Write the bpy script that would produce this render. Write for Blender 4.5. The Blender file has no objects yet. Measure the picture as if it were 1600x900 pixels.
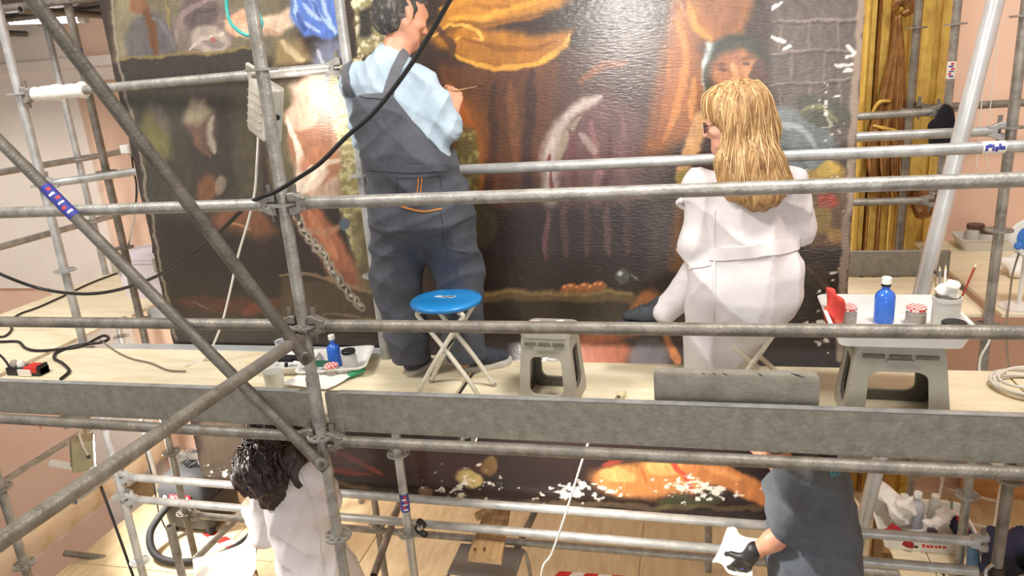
import bpy, bmesh, math, random
import numpy as np
from mathutils import Matrix, Vector
random.seed(7); rng = np.random.default_rng(7)
SC = bpy.context.scene
COL = SC.collection

# ---------------------------------------------------------------- camera
F = 1142.0
FW = np.array([-0.23634, 0.92851, -0.28639]); FW /= np.linalg.norm(FW)
RT = np.array([0.97167, 0.22515, -0.07190]); RT -= FW*(RT@FW); RT /= np.linalg.norm(RT)
UP = np.cross(RT, FW)
CAM = np.array([0.0, 0.0, 1.436])
cd = bpy.data.cameras.new('camera'); cam = bpy.data.objects.new('camera', cd); COL.objects.link(cam)
cd.sensor_width = 36.0; cd.lens = F*36/1600; cd.clip_start = 0.05; cd.clip_end = 100
cam.matrix_world = Matrix(((RT[0], UP[0], -FW[0], CAM[0]), (RT[1], UP[1], -FW[1], CAM[1]), (RT[2], UP[2], -FW[2], CAM[2]), (0, 0, 0, 1)))
SC.camera = cam

# ---------------------------------------------------------------- world, exposure, unseen fill lights
w = bpy.data.worlds.new('world'); SC.world = w; w.use_nodes = True
w.node_tree.nodes['Background'].inputs[0].default_value = (1.0, 0.955, 0.91, 1)
w.node_tree.nodes['Background'].inputs[1].default_value = 0.52
SC.view_settings.view_transform = 'Standard'; SC.view_settings.look = 'None'
SC.view_settings.exposure = 0.0; SC.view_settings.gamma = 1.0; SC.view_settings.use_curve_mapping = False

def area(name, loc, target, size, power, col=(1, .955, .9), sy=None):
    l = bpy.data.lights.new(name, 'AREA'); l.energy = power; l.color = col; l.size = size
    if sy: l.shape = 'RECTANGLE'; l.size_y = sy
    o = bpy.data.objects.new(name, l); COL.objects.link(o); o.location = loc
    o.rotation_euler = (Vector(target)-Vector(loc)).to_track_quat('-Z', 'Y').to_euler()
    return o
area('overhead_fill_light', (1.2, 1.6, 4.6), (0.3, 3.2, 0), 0.9, 200)  # unseen light added overhead to keep the deck bright
area('overhead_fill_light', (-3.6, 1.0, 4.4), (-3.6, 4.8, 0), 1.2, 230)  # unseen light added overhead to brighten the left wall
area('front_fill_light', (0.5, -3.5, 1.2), (0, 4.0, -1.6), 2.2, 90)  # unseen fill added behind the camera to lift the front

# ---------------------------------------------------------------- picking real positions
def ray(X, Y): return FW + RT*(X-800)/F + UP*(450-Y)/F
def at(X, Y, **k):
    a, v = list(k.items())[0]; i = 'xyz'.index(a); d = ray(X, Y)
    return CAM + d*((v-CAM[i])/d[i])
def A(*p): return np.array(p, float)
def nrm(v): v = np.asarray(v, float); return v/np.linalg.norm(v)

# ---------------------------------------------------------------- materials
def lin(c):
    return tuple(((x/255)/12.92 if x/255 <= .04045 else ((x/255+.055)/1.055)**2.4) for x in c)
MATS = {}
def mat(name, rgb, rough=.5, metal=0, rgb2=None, scale=8, stretch=(1, 1, 1), bump=0, bscale=60, mixlo=.35, mixhi=.7, coat=0, trans=0, sss=0, detail=6, spec=None, rvar=0):
    if name in MATS: return MATS[name]
    m = bpy.data.materials.new(name); m.use_nodes = True; nt = m.node_tree; N = nt.nodes; L = nt.links
    b = N['Principled BSDF']; c = (*lin(rgb), 1); b.inputs['Base Color'].default_value = c
    b.inputs['Roughness'].default_value = rough; b.inputs['Metallic'].default_value = metal
    if coat: b.inputs['Coat Weight'].default_value = coat; b.inputs['Coat Roughness'].default_value = .15
    if trans: b.inputs['Transmission Weight'].default_value = trans
    if sss: b.inputs['Subsurface Weight'].default_value = sss; b.inputs['Subsurface Scale'].default_value = .01
    if spec is not None: b.inputs['Specular IOR Level'].default_value = spec
    tc = N.new('ShaderNodeTexCoord'); mp = N.new('ShaderNodeMapping'); mp.inputs['Scale'].default_value = stretch
    L.new(tc.outputs['Object'], mp.inputs['Vector'])
    if rgb2:
        n = N.new('ShaderNodeTexNoise'); n.inputs['Scale'].default_value = scale; n.inputs['Detail'].default_value = detail; n.inputs['Roughness'].default_value = .65
        L.new(mp.outputs[0], n.inputs['Vector'])
        r = N.new('ShaderNodeMapRange'); r.inputs[1].default_value = mixlo; r.inputs[2].default_value = mixhi; L.new(n.outputs[0], r.inputs[0])
        x = N.new('ShaderNodeMix'); x.data_type = 'RGBA'; x.inputs[6].default_value = c; x.inputs[7].default_value = (*lin(rgb2), 1)
        L.new(r.outputs[0], x.inputs[0]); L.new(x.outputs[2], b.inputs['Base Color'])
        if rvar:
            q = N.new('ShaderNodeMapRange'); q.inputs[3].default_value = rough-rvar; q.inputs[4].default_value = rough+rvar
            L.new(n.outputs[0], q.inputs[0]); L.new(q.outputs[0], b.inputs['Roughness'])
    if bump:
        n2 = N.new('ShaderNodeTexNoise'); n2.inputs['Scale'].default_value = bscale; n2.inputs['Detail'].default_value = 4
        L.new(mp.outputs[0], n2.inputs['Vector'])
        bp = N.new('ShaderNodeBump'); bp.inputs['Strength'].default_value = bump; bp.inputs['Distance'].default_value = .01
        L.new(n2.outputs[0], bp.inputs['Height']); L.new(bp.outputs[0], b.inputs['Normal'])
    MATS[name] = m; return m

GALV = mat('galvanised_tube', (168, 165, 158), .40, .35, (122, 118, 110), 14, (1, 1, 1), .25, 90, .35, .68, rvar=.12)
GALVD = mat('weathered_tube', (140, 134, 124), .46, .3, (96, 90, 80), 12, bump=.3, bscale=80, rvar=.1)
GALVK = mat('shaded_tube', (116, 110, 101), .48, .3, (80, 75, 67), 12, bump=.3, bscale=80, rvar=.1)  # darker tube copy: shading on the diagonal tubes put into the colour
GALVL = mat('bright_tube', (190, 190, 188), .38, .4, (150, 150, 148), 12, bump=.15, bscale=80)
SHEET = mat('galvanised_sheet', (142, 138, 126), .55, .2, (110, 105, 94), 22, (1, 1, 1), .25, 60, .3, .72, detail=10)
ALU = mat('aluminium', (206, 208, 208), .32, .35, (186, 188, 188), 6)
PLY = mat('plywood', (238, 226, 196), .62, 0, (216, 196, 154), 3.2, (1.2, 7, 7), .12, 40, .42, .78, detail=8)
PLYD = mat('plywood_low', (224, 206, 168), .65, 0, (196, 170, 126), 3.0, (7, 1.2, 7), .12, 40, .4, .8, detail=8)
PLYE = mat('plywood_edge', (150, 118, 74), .75, 0, (110, 82, 48), 30)
WOOD = mat('old_board', (170, 142, 102), .7, 0, (126, 98, 64), 5, (9, 1.2, 9), .25, 30)
PINK = mat('peach_wall', (230, 196, 174), .9, 0, (220, 184, 160), 1.2, bump=.05, bscale=30)
BEIGE = mat('beige_wall', (236, 226, 216), .9, 0, (226, 212, 202), 1.0, bump=.05, bscale=30)
GROUND = mat('ground_floor', (170, 140, 120), .8, 0, (150, 120, 100), 2)
WHITEP = mat('white_plastic', (236, 236, 232), .35, 0, (224, 222, 214), 6)
WHITET = mat('translucent_plastic', (236, 234, 226), .35, 0, trans=.35)
GREYP = mat('grey_plastic', (170, 164, 150), .45, 0, (154, 148, 134), 7)
GREYPI = mat('ribbed_grey_plastic', (112, 106, 94), .6, 0, (84, 78, 68), 60)
BLACKP = mat('black_plastic', (26, 26, 28), .4)
DKRUB = mat('dark_rubber', (38, 38, 40), .7)
BLUEP = mat('blue_seat', (30, 128, 196), .35, 0, (60, 150, 208), 9, mixlo=.55, mixhi=.75, coat=.2)
CREAM = mat('cream_enamel', (228, 222, 206), .35, .05, (206, 196, 176), 10)
BLUEG = mat('blue_glass', (66, 126, 232), .08, 0, trans=.35)
CLEAR = mat('clear_plastic', (232, 234, 240), .15, 0, trans=.5)
PURPLEL = mat('lilac_liquid', (176, 172, 214), .15, 0, trans=.5)
REDC = mat('red_cloth', (176, 40, 38), .85, 0, (140, 26, 30), 20, bump=.5, bscale=30)
REDP = mat('red_paint', (206, 46, 40), .5)
TAPEW = mat('tape_white', (235, 230, 222), .5)
PAPER = mat('white_paper', (240, 238, 232), .8, 0, (226, 222, 214), 8, bump=.2, bscale=20)
CABLEK = mat('black_cable', (22, 21, 22), .45)
CABLEW = mat('white_cable', (222, 218, 208), .5)
CABLEG = mat('grey_cable', (128, 116, 100), .55)
TEAL = mat('teal_cable', (40, 160, 150), .4)
GOLD = mat('gilding', (222, 186, 92), .36, .35, (176, 134, 58), 9, (3, 3, 1), .15, 30, .42, .75)
GOLDD = mat('old_gilding', (158, 112, 58), .3, .4, (104, 70, 36), 10, (2, 2, 1), .3, 25)
SKIN = mat('skin', (206, 152, 124), .5, 0, (188, 128, 102), 9, sss=.15)
SKINP = mat('pale_skin', (218, 168, 146), .5, 0, (204, 144, 124), 9, sss=.15)
SHIRT = mat('light_blue_cotton', (166, 182, 194), .85, 0, (144, 162, 176), 9, bump=.25, bscale=35)
OVER = mat('charcoal_twill', (82, 84, 92), .88, 0, (64, 66, 74), 9, bump=.3, bscale=50)
STRAP = mat('grey_webbing', (92, 92, 98), .85, bump=.2, bscale=120)
COAT = mat('white_cotton', (218, 212, 212), .88, 0, (206, 199, 200), 7, bump=.35, bscale=18)
TEE = mat('slate_jersey', (92, 98, 106), .9, 0, (76, 80, 88), 8, bump=.25, bscale=30)
TROUS = mat('taupe_trousers', (128, 116, 108), .9, 0, (106, 96, 90), 8, bump=.25, bscale=40)
SHOEM = mat('navy_canvas', (62, 64, 76), .85, 0, (46, 48, 58), 30, bump=.3, bscale=80)
SOLE = mat('rubber_sole', (206, 202, 196), .6, 0, (176, 172, 166), 20)
SHOEB = mat('grey_sport_shoe', (64, 68, 74), .75, 0, (42, 44, 48), 30, bump=.3, bscale=60)
SOLEB = mat('dark_sole', (54, 56, 62), .6)
BLOND = mat('blonde_hair', (188, 148, 96), .5, 0, (112, 76, 42), 16, (5, 5, .6), .3, 80, .35, .66)
BLOND2 = mat('blonde_strand', (220, 188, 138), .45, 0, (146, 104, 60), 10, (6, 6, .7), 0, 10, .35, .7)
BLACKH = mat('black_hair', (30, 22, 22), .4, 0, (62, 40, 36), 12, (3, 3, 1), .3, 60)
GREYH = mat('greying_hair', (58, 54, 52), .6, 0, (140, 134, 130), 26, (2, 2, 1), .7, 120, .5, .72)
GLOVE = mat('black_glove', (34, 34, 38), .5, bump=.2, bscale=60)
FOAM = mat('grey_foam', (156, 152, 140), .95, 0, (128, 122, 110), 9, bump=.35, bscale=90)
STICKB = mat('blue_sticker', (52, 58, 140), .5)
STICKR = mat('red_sticker', (196, 60, 60), .5)
DARKCL = mat('black_cloth', (22, 22, 28), .95, bump=.4, bscale=18)
NAVYCL = mat('navy_cloth', (44, 44, 66), .9, bump=.4, bscale=18)
DENIM = mat('denim', (96, 128, 156), .9, 0, (76, 104, 132), 20)
PANELW = mat('orange_panel', (198, 150, 92), .7, 0, (176, 128, 74), 4, (1, 1, 5))
STEELD = mat('dark_steel', (70, 66, 60), .5, .6)
BRIS = mat('bristle', (214, 200, 160), .8)
METAL = mat('chrome', (200, 200, 200), .18, 1)
LAMPBODY = mat('lamp_housing', (196, 192, 182), .45, .2, (170, 164, 150), 6)
LAMPBACK = mat('lamp_back', (150, 142, 112), .55, .1, (128, 120, 92), 6)
def emis(name, col, s):
    m = bpy.data.materials.new(name); m.use_nodes = True; b = m.node_tree.nodes['Principled BSDF']
    b.inputs['Base Color'].default_value = (.9, .9, .9, 1); b.inputs['Emission Color'].default_value = (*col, 1); b.inputs['Emission Strength'].default_value = s
    MATS[name] = m; return m
GLOW = emis('lamp_glass', (1, .96, .9), 75); GLOWS = emis('small_lamp_glass', (1, .96, .9), 5)
TUBEG = emis('fluorescent_glass', (1, .98, .95), 8)

# ---------------------------------------------------------------- things and parts
def thing(name, label, cat, loc, group=None, kind=None):
    o = bpy.data.objects.new(name, None); COL.objects.link(o); o.location = tuple(float(v) for v in loc); o.empty_display_size = .05
    tag(o, label, cat, group, kind); return o
def tag(o, label=None, cat=None, group=None, kind=None):
    if label: o['label'] = label
    if cat: o['category'] = cat
    if group: o['group'] = group
    if kind: o['kind'] = kind
    return o
def wloc(o):
    p = np.zeros(3)
    while o is not None: p += np.array(o.location); o = o.parent
    return p

class MB:
    """collects geometry in world space"""
    def __init__(s): s.v = []; s.f = []; s.n = 0
    def add(s, V, Fc):
        V = np.asarray(V, float).reshape(-1, 3); s.v.append(V); s.f += [tuple(i+s.n for i in f) for f in Fc]; s.n += len(V); return s
    def box(s, lo, hi, M=None):
        lo = A(*lo); hi = A(*hi)
        V = np.array([[(lo, hi)[i][0], (lo, hi)[j][1], (lo, hi)[k][2]] for i in (0, 1) for j in (0, 1) for k in (0, 1)])
        if M is not None: V = M(V)
        return s.add(V, [(0, 1, 3, 2), (4, 6, 7, 5), (0, 4, 5, 1), (2, 3, 7, 6), (0, 2, 6, 4), (1, 5, 7, 3)])
    def sweep(s, pts, r, seg=12, cap=True, flat=None):
        P = np.asarray(pts, float); n = len(P); r = np.broadcast_to(np.asarray(r, float), (n,))
        T = np.gradient(P, axis=0); T /= np.linalg.norm(T, axis=1)[:, None]+1e-12
        ref = A(0, 0, 1) if abs(T[0][2]) < .9 else A(1, 0, 0)
        U = nrm(np.cross(T[0], ref)); a = np.linspace(0, 2*math.pi, seg, endpoint=False); rings = []
        for i in range(n):
            U = U - T[i]*(U@T[i]); U = U/(np.linalg.norm(U)+1e-12); W = np.cross(T[i], U)
            rings.append(P[i] + r[i]*(np.cos(a)[:, None]*U + np.sin(a)[:, None]*W))
        V = np.concatenate(rings); Fc = []
        for i in range(n-1):
            for j in range(seg):
                k = (j+1) % seg; Fc.append((i*seg+j, i*seg+k, (i+1)*seg+k, (i+1)*seg+j))
        if cap: Fc += [tuple(range(seg))[::-1], tuple((n-1)*seg+j for j in range(seg))]
        return s.add(V, Fc)
    def pipe(s, p, q, r, ri=None, seg=20):
        p = np.asarray(p, float); q = np.asarray(q, float); ri = ri or r*.85
        t = nrm(q-p); ref = A(0, 0, 1) if abs(t[2]) < .9 else A(1, 0, 0); U = nrm(np.cross(t, ref)); W = np.cross(t, U)
        a = np.linspace(0, 2*math.pi, seg, endpoint=False); c = np.cos(a)[:, None]*U+np.sin(a)[:, None]*W
        V = np.concatenate([p+r*c, q+r*c, q+ri*c, p+ri*c]); Fc = []
        for g in range(4):
            h = (g+1) % 4
            for j in range(seg):
                k = (j+1) % seg; Fc.append((g*seg+j, g*seg+k, h*seg+k, h*seg+j))
        return s.add(V, Fc)
    def lathe(s, prof, c, seg=24, ax=None):
        """prof [(r,z)]; c base centre; ax axis"""
        c = np.asarray(c, float); ax = A(0, 0, 1) if ax is None else nrm(ax)
        ref = A(1, 0, 0) if abs(ax[0]) < .9 else A(0, 1, 0); U = nrm(np.cross(ax, ref)); W = np.cross(ax, U)
        a = np.linspace(0, 2*math.pi, seg, endpoint=False); circ = np.cos(a)[:, None]*U+np.sin(a)[:, None]*W
        V = np.concatenate([c+ax*z+max(r, 1e-4)*circ for r, z in prof]); Fc = []
        for i in range(len(prof)-1):
            for j in range(seg):
                k = (j+1) % seg; Fc.append((i*seg+j, i*seg+k, (i+1)*seg+k, (i+1)*seg+j))
        Fc += [tuple(range(seg))[::-1], tuple((len(prof)-1)*seg+j for j in range(seg))]
        return s.add(V, Fc)
    def prism(s, pts, ext):
        P = np.asarray(pts, float); n = len(P); e = np.asarray(ext, float)
        return s.add(np.concatenate([P, P+e]), [tuple(range(n))[::-1], tuple(range(n, 2*n))]+[(i, (i+1) % n, n+(i+1) % n, n+i) for i in range(n)])
    def holed(s, outer, inner, ext):
        """plate with a hole; outer, inner: equal-length 3D loops"""
        O = np.asarray(outer, float); I = np.asarray(inner, float); e = np.asarray(ext, float); n = len(O)
        V = np.concatenate([O, I, O+e, I+e]); Fc = []
        for i in range(n):
            j = (i+1) % n
            Fc += [(i, j, n+j, n+i), (2*n+j, 2*n+i, 3*n+i, 3*n+j), (j, i, 2*n+i, 2*n+j), (n+i, n+j, 3*n+j, 3*n+i)]
        return s.add(V, Fc)
    def obj(s, name, m, parent=None, smooth=True, bevel=0, bseg=2, angle=35, loc=None, recalc=True):
        V = np.concatenate(s.v)
        off = wloc(parent) if parent is not None else (np.asarray(loc, float) if loc is not None else np.zeros(3))
        me = bpy.data.meshes.new(name); me.from_pydata((V-off).tolist(), [], s.f)
        if recalc or bevel:
            bm = bmesh.new(); bm.from_mesh(me)
            if recalc: bmesh.ops.recalc_face_normals(bm, faces=bm.faces)
            if bevel: bmesh.ops.bevel(bm, geom=[e for e in bm.edges if len(e.link_faces) == 2 and e.calc_face_angle(0) > .5], offset=bevel, segments=bseg, affect='EDGES', profile=.5)
            bm.to_mesh(me); bm.free()
        return link(name, me, m, parent, smooth, angle, off if parent is None else None)
def link(name, me, m, parent=None, smooth=True, angle=35, loc=None):
    if m is not None: me.materials.append(m)
    if smooth:
        me.shade_smooth()
        if angle: me.set_sharp_from_angle(angle=math.radians(angle))
    o = bpy.data.objects.new(name, me); COL.objects.link(o)
    if loc is not None: o.location = tuple(float(v) for v in loc)
    if parent is not None: o.parent = parent
    return o
def inst(name, me, parent, wpos, rot=None):
    o = bpy.data.objects.new(name, me); COL.objects.link(o); o.parent = parent
    o.location = tuple(np.asarray(wpos, float)-wloc(parent))
    if rot: o.rotation_euler = rot
    return o
def spline(pts, n=8, closed=False):
    P = np.asarray(pts, float); m = len(P); out = []
    for i in range(m if closed else m-1):
        if closed: p0, p1, p2, p3 = P[(i-1) % m], P[i], P[(i+1) % m], P[(i+2) % m]
        else: p0, p1, p2, p3 = P[max(i-1, 0)], P[i], P[i+1], P[min(i+2, m-1)]
        for t in np.linspace(0, 1, n, endpoint=False):
            out.append(.5*((2*p1)+(-p0+p2)*t+(2*p0-5*p1+4*p2-p3)*t*t+(-p0+3*p1-3*p2+p3)*t**3))
    out.append(P[0] if closed else P[-1]); return np.array(out)
def cable(name, label, pts, r, m, group=None):
    P = spline(pts, 10); o = MB().sweep(P, r, 8).obj(name, m, None, loc=P[0], angle=0)
    return tag(o, label, 'cable', group)
def rrect(w, h, r, n=6):
    """rounded rectangle outline, 4*n points, starting lower right, ccw"""
    out = []
    for cx, cy, a0 in ((w/2-r, -h/2+r, -90), (w/2-r, h/2-r, 0), (-w/2+r, h/2-r, 90), (-w/2+r, -h/2+r, 180)):
        for t in np.linspace(a0, a0+90, n): out.append((cx+r*math.cos(math.radians(t)), cy+r*math.sin(math.radians(t))))
    return np.array(out)
def frame3(o, x, y):
    """2D (u,v) -> 3D with axes x,y at origin o"""
    o = np.asarray(o, float); x = np.asarray(x, float); y = np.asarray(y, float)
    return lambda P: np.array([o+p[0]*x+p[1]*y for p in P])
def struct(name, mb, m, label=None, **k):
    o = mb.obj(name, m, None, **k); tag(o, label, None, None, 'structure'); return o

# ---------------------------------------------------------------- smooth solids (signed distance fields -> mesh)
class SDF:
    def __init__(s, k=.03): s.p = []; s.k = k; s.clips = []; s.disp = None; s.neg = []
    def cap(s, a, b, r1, r2=None, flat=None, k=None):
        s.p.append((np.asarray(a, float), np.asarray(b, float), r1, r1 if r2 is None else r2, flat, s.k if k is None else k)); return s
    def chain(s, pts, rs, flat=None, k=None):
        for i in range(len(pts)-1): s.cap(pts[i], pts[i+1], rs[i], rs[i+1], flat, k)
        return s
    def ball(s, c, r, flat=None, k=None): return s.cap(c, np.asarray(c, float)+A(0, 0, 1e-4), r, r, flat, k)
    @staticmethod
    def dist(pr, x, y, z):
        a, b, r1, r2, flat, k = pr; ab = b-a; L = ab@ab
        t = np.clip(((x-a[0])*ab[0]+(y-a[1])*ab[1]+(z-a[2])*ab[2])/L, 0, 1)
        qx = x-a[0]-t*ab[0]; qy = y-a[1]-t*ab[1]; qz = z-a[2]-t*ab[2]
        if flat:
            for n, sc in (flat if isinstance(flat, list) else [flat]):
                d = (qx*n[0]+qy*n[1]+qz*n[2])*(sc-1); qx = qx+n[0]*d; qy = qy+n[1]*d; qz = qz+n[2]*d
        return np.sqrt(qx*qx+qy*qy+qz*qz)-(r1+(r2-r1)*t)
    @staticmethod
    def smin(a, b, k):
        h = np.maximum(k-np.abs(a-b), 0)/k; return np.minimum(a, b)-h*h*k*.25
    def post(s, d, x, y, z):
        if s.disp is not None: d = d + s.disp(x, y, z)
        for c in s.clips: d = np.maximum(d, c(x, y, z))
        return d
    def ev(s, P):
        x, y, z = np.asarray(P, float).T; d = np.full(x.shape, 9.)
        for pr in s.p: d = s.smin(d, s.dist(pr, x, y, z), pr[5])
        return s.post(d, x, y, z)
    def grad(s, P, e=.004):
        P = np.asarray(P, float); g = np.stack([s.ev(P+e*np.eye(3)[i])-s.ev(P-e*np.eye(3)[i]) for i in range(3)], 1)
        return g/(np.linalg.norm(g, axis=1)[:, None]+1e-9)
    def snap(s, P, off=0, it=6):
        P = np.asarray(P, float).copy()
        for _ in range(it): P -= s.grad(P)*(s.ev(P)-off)[:, None]*.9
        return P
    def hit(s, o, d):
        """march rays o + t d to the surface"""
        d = np.asarray(d, float); d = d/np.linalg.norm(d, axis=1)[:, None]; t = np.full(len(d), .6)
        for _ in range(140): t = t + np.clip(s.ev(o+d*t[:, None]), -.05, .2)*.7
        return o+d*t[:, None]
    def mesh(s, name, m, parent, h=.01, smooth_it=0):
        lo = np.min([np.minimum(p[0], p[1])-max(p[2], p[3]) for p in s.p], 0)-.04
        hi = np.max([np.maximum(p[0], p[1])+max(p[2], p[3]) for p in s.p], 0)+.04
        n = np.ceil((hi-lo)/h).astype(int)+1; ax = [lo[i]+h*np.arange(n[i]) for i in range(3)]
        D = np.full(n, .08, np.float32)
        for pr in s.p:
            R = max(pr[2], pr[3])+pr[5]+.03; l = np.minimum(pr[0], pr[1])-R; u = np.maximum(pr[0], pr[1])+R
            i0 = np.maximum(((l-lo)/h).astype(int), 0); i1 = np.minimum(((u-lo)/h).astype(int)+2, n)
            sl = tuple(slice(i0[q], i1[q]) for q in range(3))
            d = s.dist(pr, ax[0][sl[0]][:, None, None], ax[1][sl[1]][None, :, None], ax[2][sl[2]][None, None, :])
            D[sl] = s.smin(D[sl], d, pr[5])
        D = s.post(D, ax[0][:, None, None], ax[1][None, :, None], ax[2][None, None, :]).astype(np.float32)
        V, Q = surfnet(D, lo, h)
        me = bpy.data.meshes.new(name); me.from_pydata((V-wloc(parent)).tolist(), [], Q.tolist())
        return link(name, me, m, parent, True, 0)
def surfnet(D, lo, h):
    S = D < 0; n = np.array(D.shape)
    def sub(Ar, o, m): return Ar[o[0]:o[0]+m[0], o[1]:o[1]+m[1], o[2]:o[2]+m[2]]
    m = n-1; c = sum(sub(S, (i, j, k), m).astype(np.int8) for i in (0, 1) for j in (0, 1) for k in (0, 1))
    act = (c > 0) & (c < 8); ids = np.argwhere(act); idx = -np.ones(m, np.int64); idx[act] = np.arange(len(ids))
    acc = np.zeros((len(ids), 3)); cnt = np.zeros(len(ids))
    for axx in range(3):
        e = np.eye(3, dtype=int)[axx]; o1, o2 = [q for q in range(3) if q != axx]
        for i in (0, 1):
            for j in (0, 1):
                o = np.zeros(3, int); o[o1] = i; o[o2] = j
                a = ids+o; b = a+e; d0 = D[a[:, 0], a[:, 1], a[:, 2]]; d1 = D[b[:, 0], b[:, 1], b[:, 2]]
                cr = (d0 < 0) != (d1 < 0); t = np.where(cr, d0/(d0-d1+1e-12), 0)
                acc += np.where(cr[:, None], o+t[:, None]*e, 0); cnt += cr
    V = lo+h*(ids+acc/np.maximum(cnt, 1)[:, None]); Q = []
    for axx in range(3):
        e = np.eye(3, dtype=int)[axx]; o1, o2 = [(1, 2), (2, 0), (0, 1)][axx]
        mm = n-e; s0 = sub(S, (0, 0, 0), mm); s1 = sub(S, e, mm); E = np.argwhere(s0 != s1)
        E = E[(E[:, o1] > 0) & (E[:, o2] > 0) & (E[:, o1] < m[o1]) & (E[:, o2] < m[o2])]
        u = np.eye(3, dtype=int)[o1]; v = np.eye(3, dtype=int)[o2]
        q = np.stack([idx[tuple((E-u-v).T)], idx[tuple((E-v).T)], idx[tuple(E.T)], idx[tuple((E-u).T)]], 1)
        fl = ~s0[tuple(E.T)]; q[fl] = q[fl][:, ::-1]; Q.append(q)
    return V, np.concatenate(Q)
def folds(specs):
    """cloth folds: list of (dir, freq, amp, phase); rounded valleys, sharper crests"""
    def f(x, y, z):
        d = 0
        for (a, b, c), fr, am, ph in specs:
            u = a*x+b*y+c*z
            q = .5*(fr*u+ph)+1.6*np.sin(5.1*x+3.3*z+ph)+1.3*np.sin(6.7*y-4.2*z+2*ph)
            w_ = .35+.65*np.sin(4.3*x-6.1*z+3*y+ph)**2
            d = d + FOLD*am*w_*(2*np.sqrt(np.abs(np.sin(q))+.02)-1.3)
        return d
    return f
FOLD = 2.1
def strip(sdf, pix, width, th, name, m, parent, n=6, wdir=None):
    """a band of cloth laid on a solid along a path picked in the picture"""
    pts = spline(np.array([[*p, 0] for p in pix], float), n)[:, :2]
    C = sdf.hit(CAM, np.array([ray(*p) for p in pts])); C = C[np.abs(sdf.ev(C)) < .01]
    if len(C) < 3: return None
    N = sdf.grad(C)
    T = np.gradient(C, axis=0); T /= np.linalg.norm(T, axis=1)[:, None]; W = np.cross(T, N); W /= np.linalg.norm(W, axis=1)[:, None]
    wd = np.broadcast_to(np.asarray(width, float), (len(C),))[:, None]
    a = sdf.snap(C+W*wd/2, .003); b = sdf.snap(C-W*wd/2, .003)
    V = np.concatenate([a-N*th, a+N*th, b+N*th, b-N*th]); L = len(C); Fc = []
    for g in range(4):
        hh = (g+1) % 4
        for i in range(L-1): Fc.append((g*L+i, g*L+i+1, hh*L+i+1, hh*L+i))
    Fc += [(0, L, 2*L, 3*L), (L-1, 4*L-1, 3*L-1, 2*L-1)]
    return MB().add(V, Fc).obj(name, m, parent, angle=50)
# ================================================================ THE ROOM
DZ = .05            # top of the upper working deck
LZ = -2.0           # top of the lower working deck
wb = struct('wall_back', MB().box((-9, 5.7, -4.3), (6, 5.85, 5.0)), PINK, 'peach painted back wall of the hall')
struct('trim_1', MB().box((-6.1, 5.64, -4.3), (-5.27, 5.72, 5.0)), BEIGE, 'pale beige pilaster on the back wall')
struct('wall_lit_field', MB().box((-9, 5.66, -.3), (-6.1, 5.72, 5.0)), BEIGE, 'upper back wall at far left, its lit brightness put into a whitish colour')  # paler slab: bright light on this wall put into its colour
struct('trim_2', MB().box((-9, 5.60, 1.72), (-2.0, 5.72, 1.80)).box((-9, 5.63, 1.6), (-2, 5.72, 1.72)), BEIGE, 'plain moulding running along the back wall')
struct('wall_left', MB().box((-9.0, 1.0, -4.3), (-8.85, 5.7, 5.0)), BEIGE, 'whitish side wall at far left')
struct('wall_right', MB().box((4.6, 1.0, -4.3), (4.75, 5.7, 5.0)), PINK, 'peach side wall at far right')
struct('ground', MB().box((-9, -2, -4.45), (6, 5.85, -4.3)), GROUND, 'stone floor of the hall far below').name = 'floor_ground'

def boards(name, label, rects, z, m, th=.02, under=None):
    root = bpy.data.objects.new(name, None); COL.objects.link(root); root['kind'] = 'structure'; root['label'] = label
    x0 = min(r[0] for r in rects); y0 = min(r[1] for r in rects); root.location = (x0, y0, z-th)
    for (xa, ya, xb, yb) in rects:
        MB().box((xa, ya, z-th), (xb, yb, z)).obj('plank', m, root, smooth=False, bevel=.002, bseg=1)
    return root
boards('floor', 'plywood boards of the upper working deck', [(-3.60, 2.585, -1.035, 3.32), (-1.008, 2.585, 1.30, 3.27), (1.308, 2.585, 3.0, 3.30)], DZ, PLY)
boards('floor', 'plywood boards of the side deck at left', [(-4.70, 2.4, -3.66, 3.9), (-4.70, 3.905, -3.62, 5.5)], DZ, PLY)
boards('floor', 'plywood boards of the side deck at right', [(0.2, 4.02, 1.50, 4.70), (1.56, 4.02, 2.9, 5.08), (1.56, 5.10, 2.9, 5.62)], DZ, PLY)
lowr = []
xs = [-4.7, -3.55, -2.4, -1.62, -.35, .62, 1.75, 3.0]
for i in range(len(xs)-1):
    ys = [2.3, 3.9+(.22 if i % 2 else 0), 5.62]
    for j in range(2): lowr.append((xs[i]+.003, ys[j]+.003, xs[i+1]-.003, ys[j+1]-.003))
boards('floor', 'plywood boards of the lower working deck', lowr, LZ, PLYD)

# ================================================================ SCAFFOLD KIT
TR = .02415
def rosette_mesh():
    me = bpy.data.meshes.new('rosette'); bm = bmesh.new(); n = 32; R = (TR, .034, .052, .062); rings = []
    for r in R: rings.append([bm.verts.new((r*math.cos(2*math.pi*i/n), r*math.sin(2*math.pi*i/n), 0)) for i in range(n)])
    for g in range(3):
        for i in range(n):
            if g == 1 and i % 4 in (1, 2): continue
            j = (i+1) % n; bm.faces.new((rings[g][i], rings[g][j], rings[g+1][j], rings[g+1][i]))
    ret = bmesh.ops.extrude_face_region(bm, geom=bm.faces[:])
    bmesh.ops.translate(bm, verts=[v for v in ret['geom'] if isinstance(v, bmesh.types.BMVert)], vec=(0, 0, .009))
    bmesh.ops.recalc_face_normals(bm, faces=bm.faces); bm.to_mesh(me); bm.free(); return me
ROS = {}
def rosette(m):
    if m.name not in ROS:
        me = rosette_mesh(); me.materials.append(m); ROS[m.name] = me
    return ROS[m.name]
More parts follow.
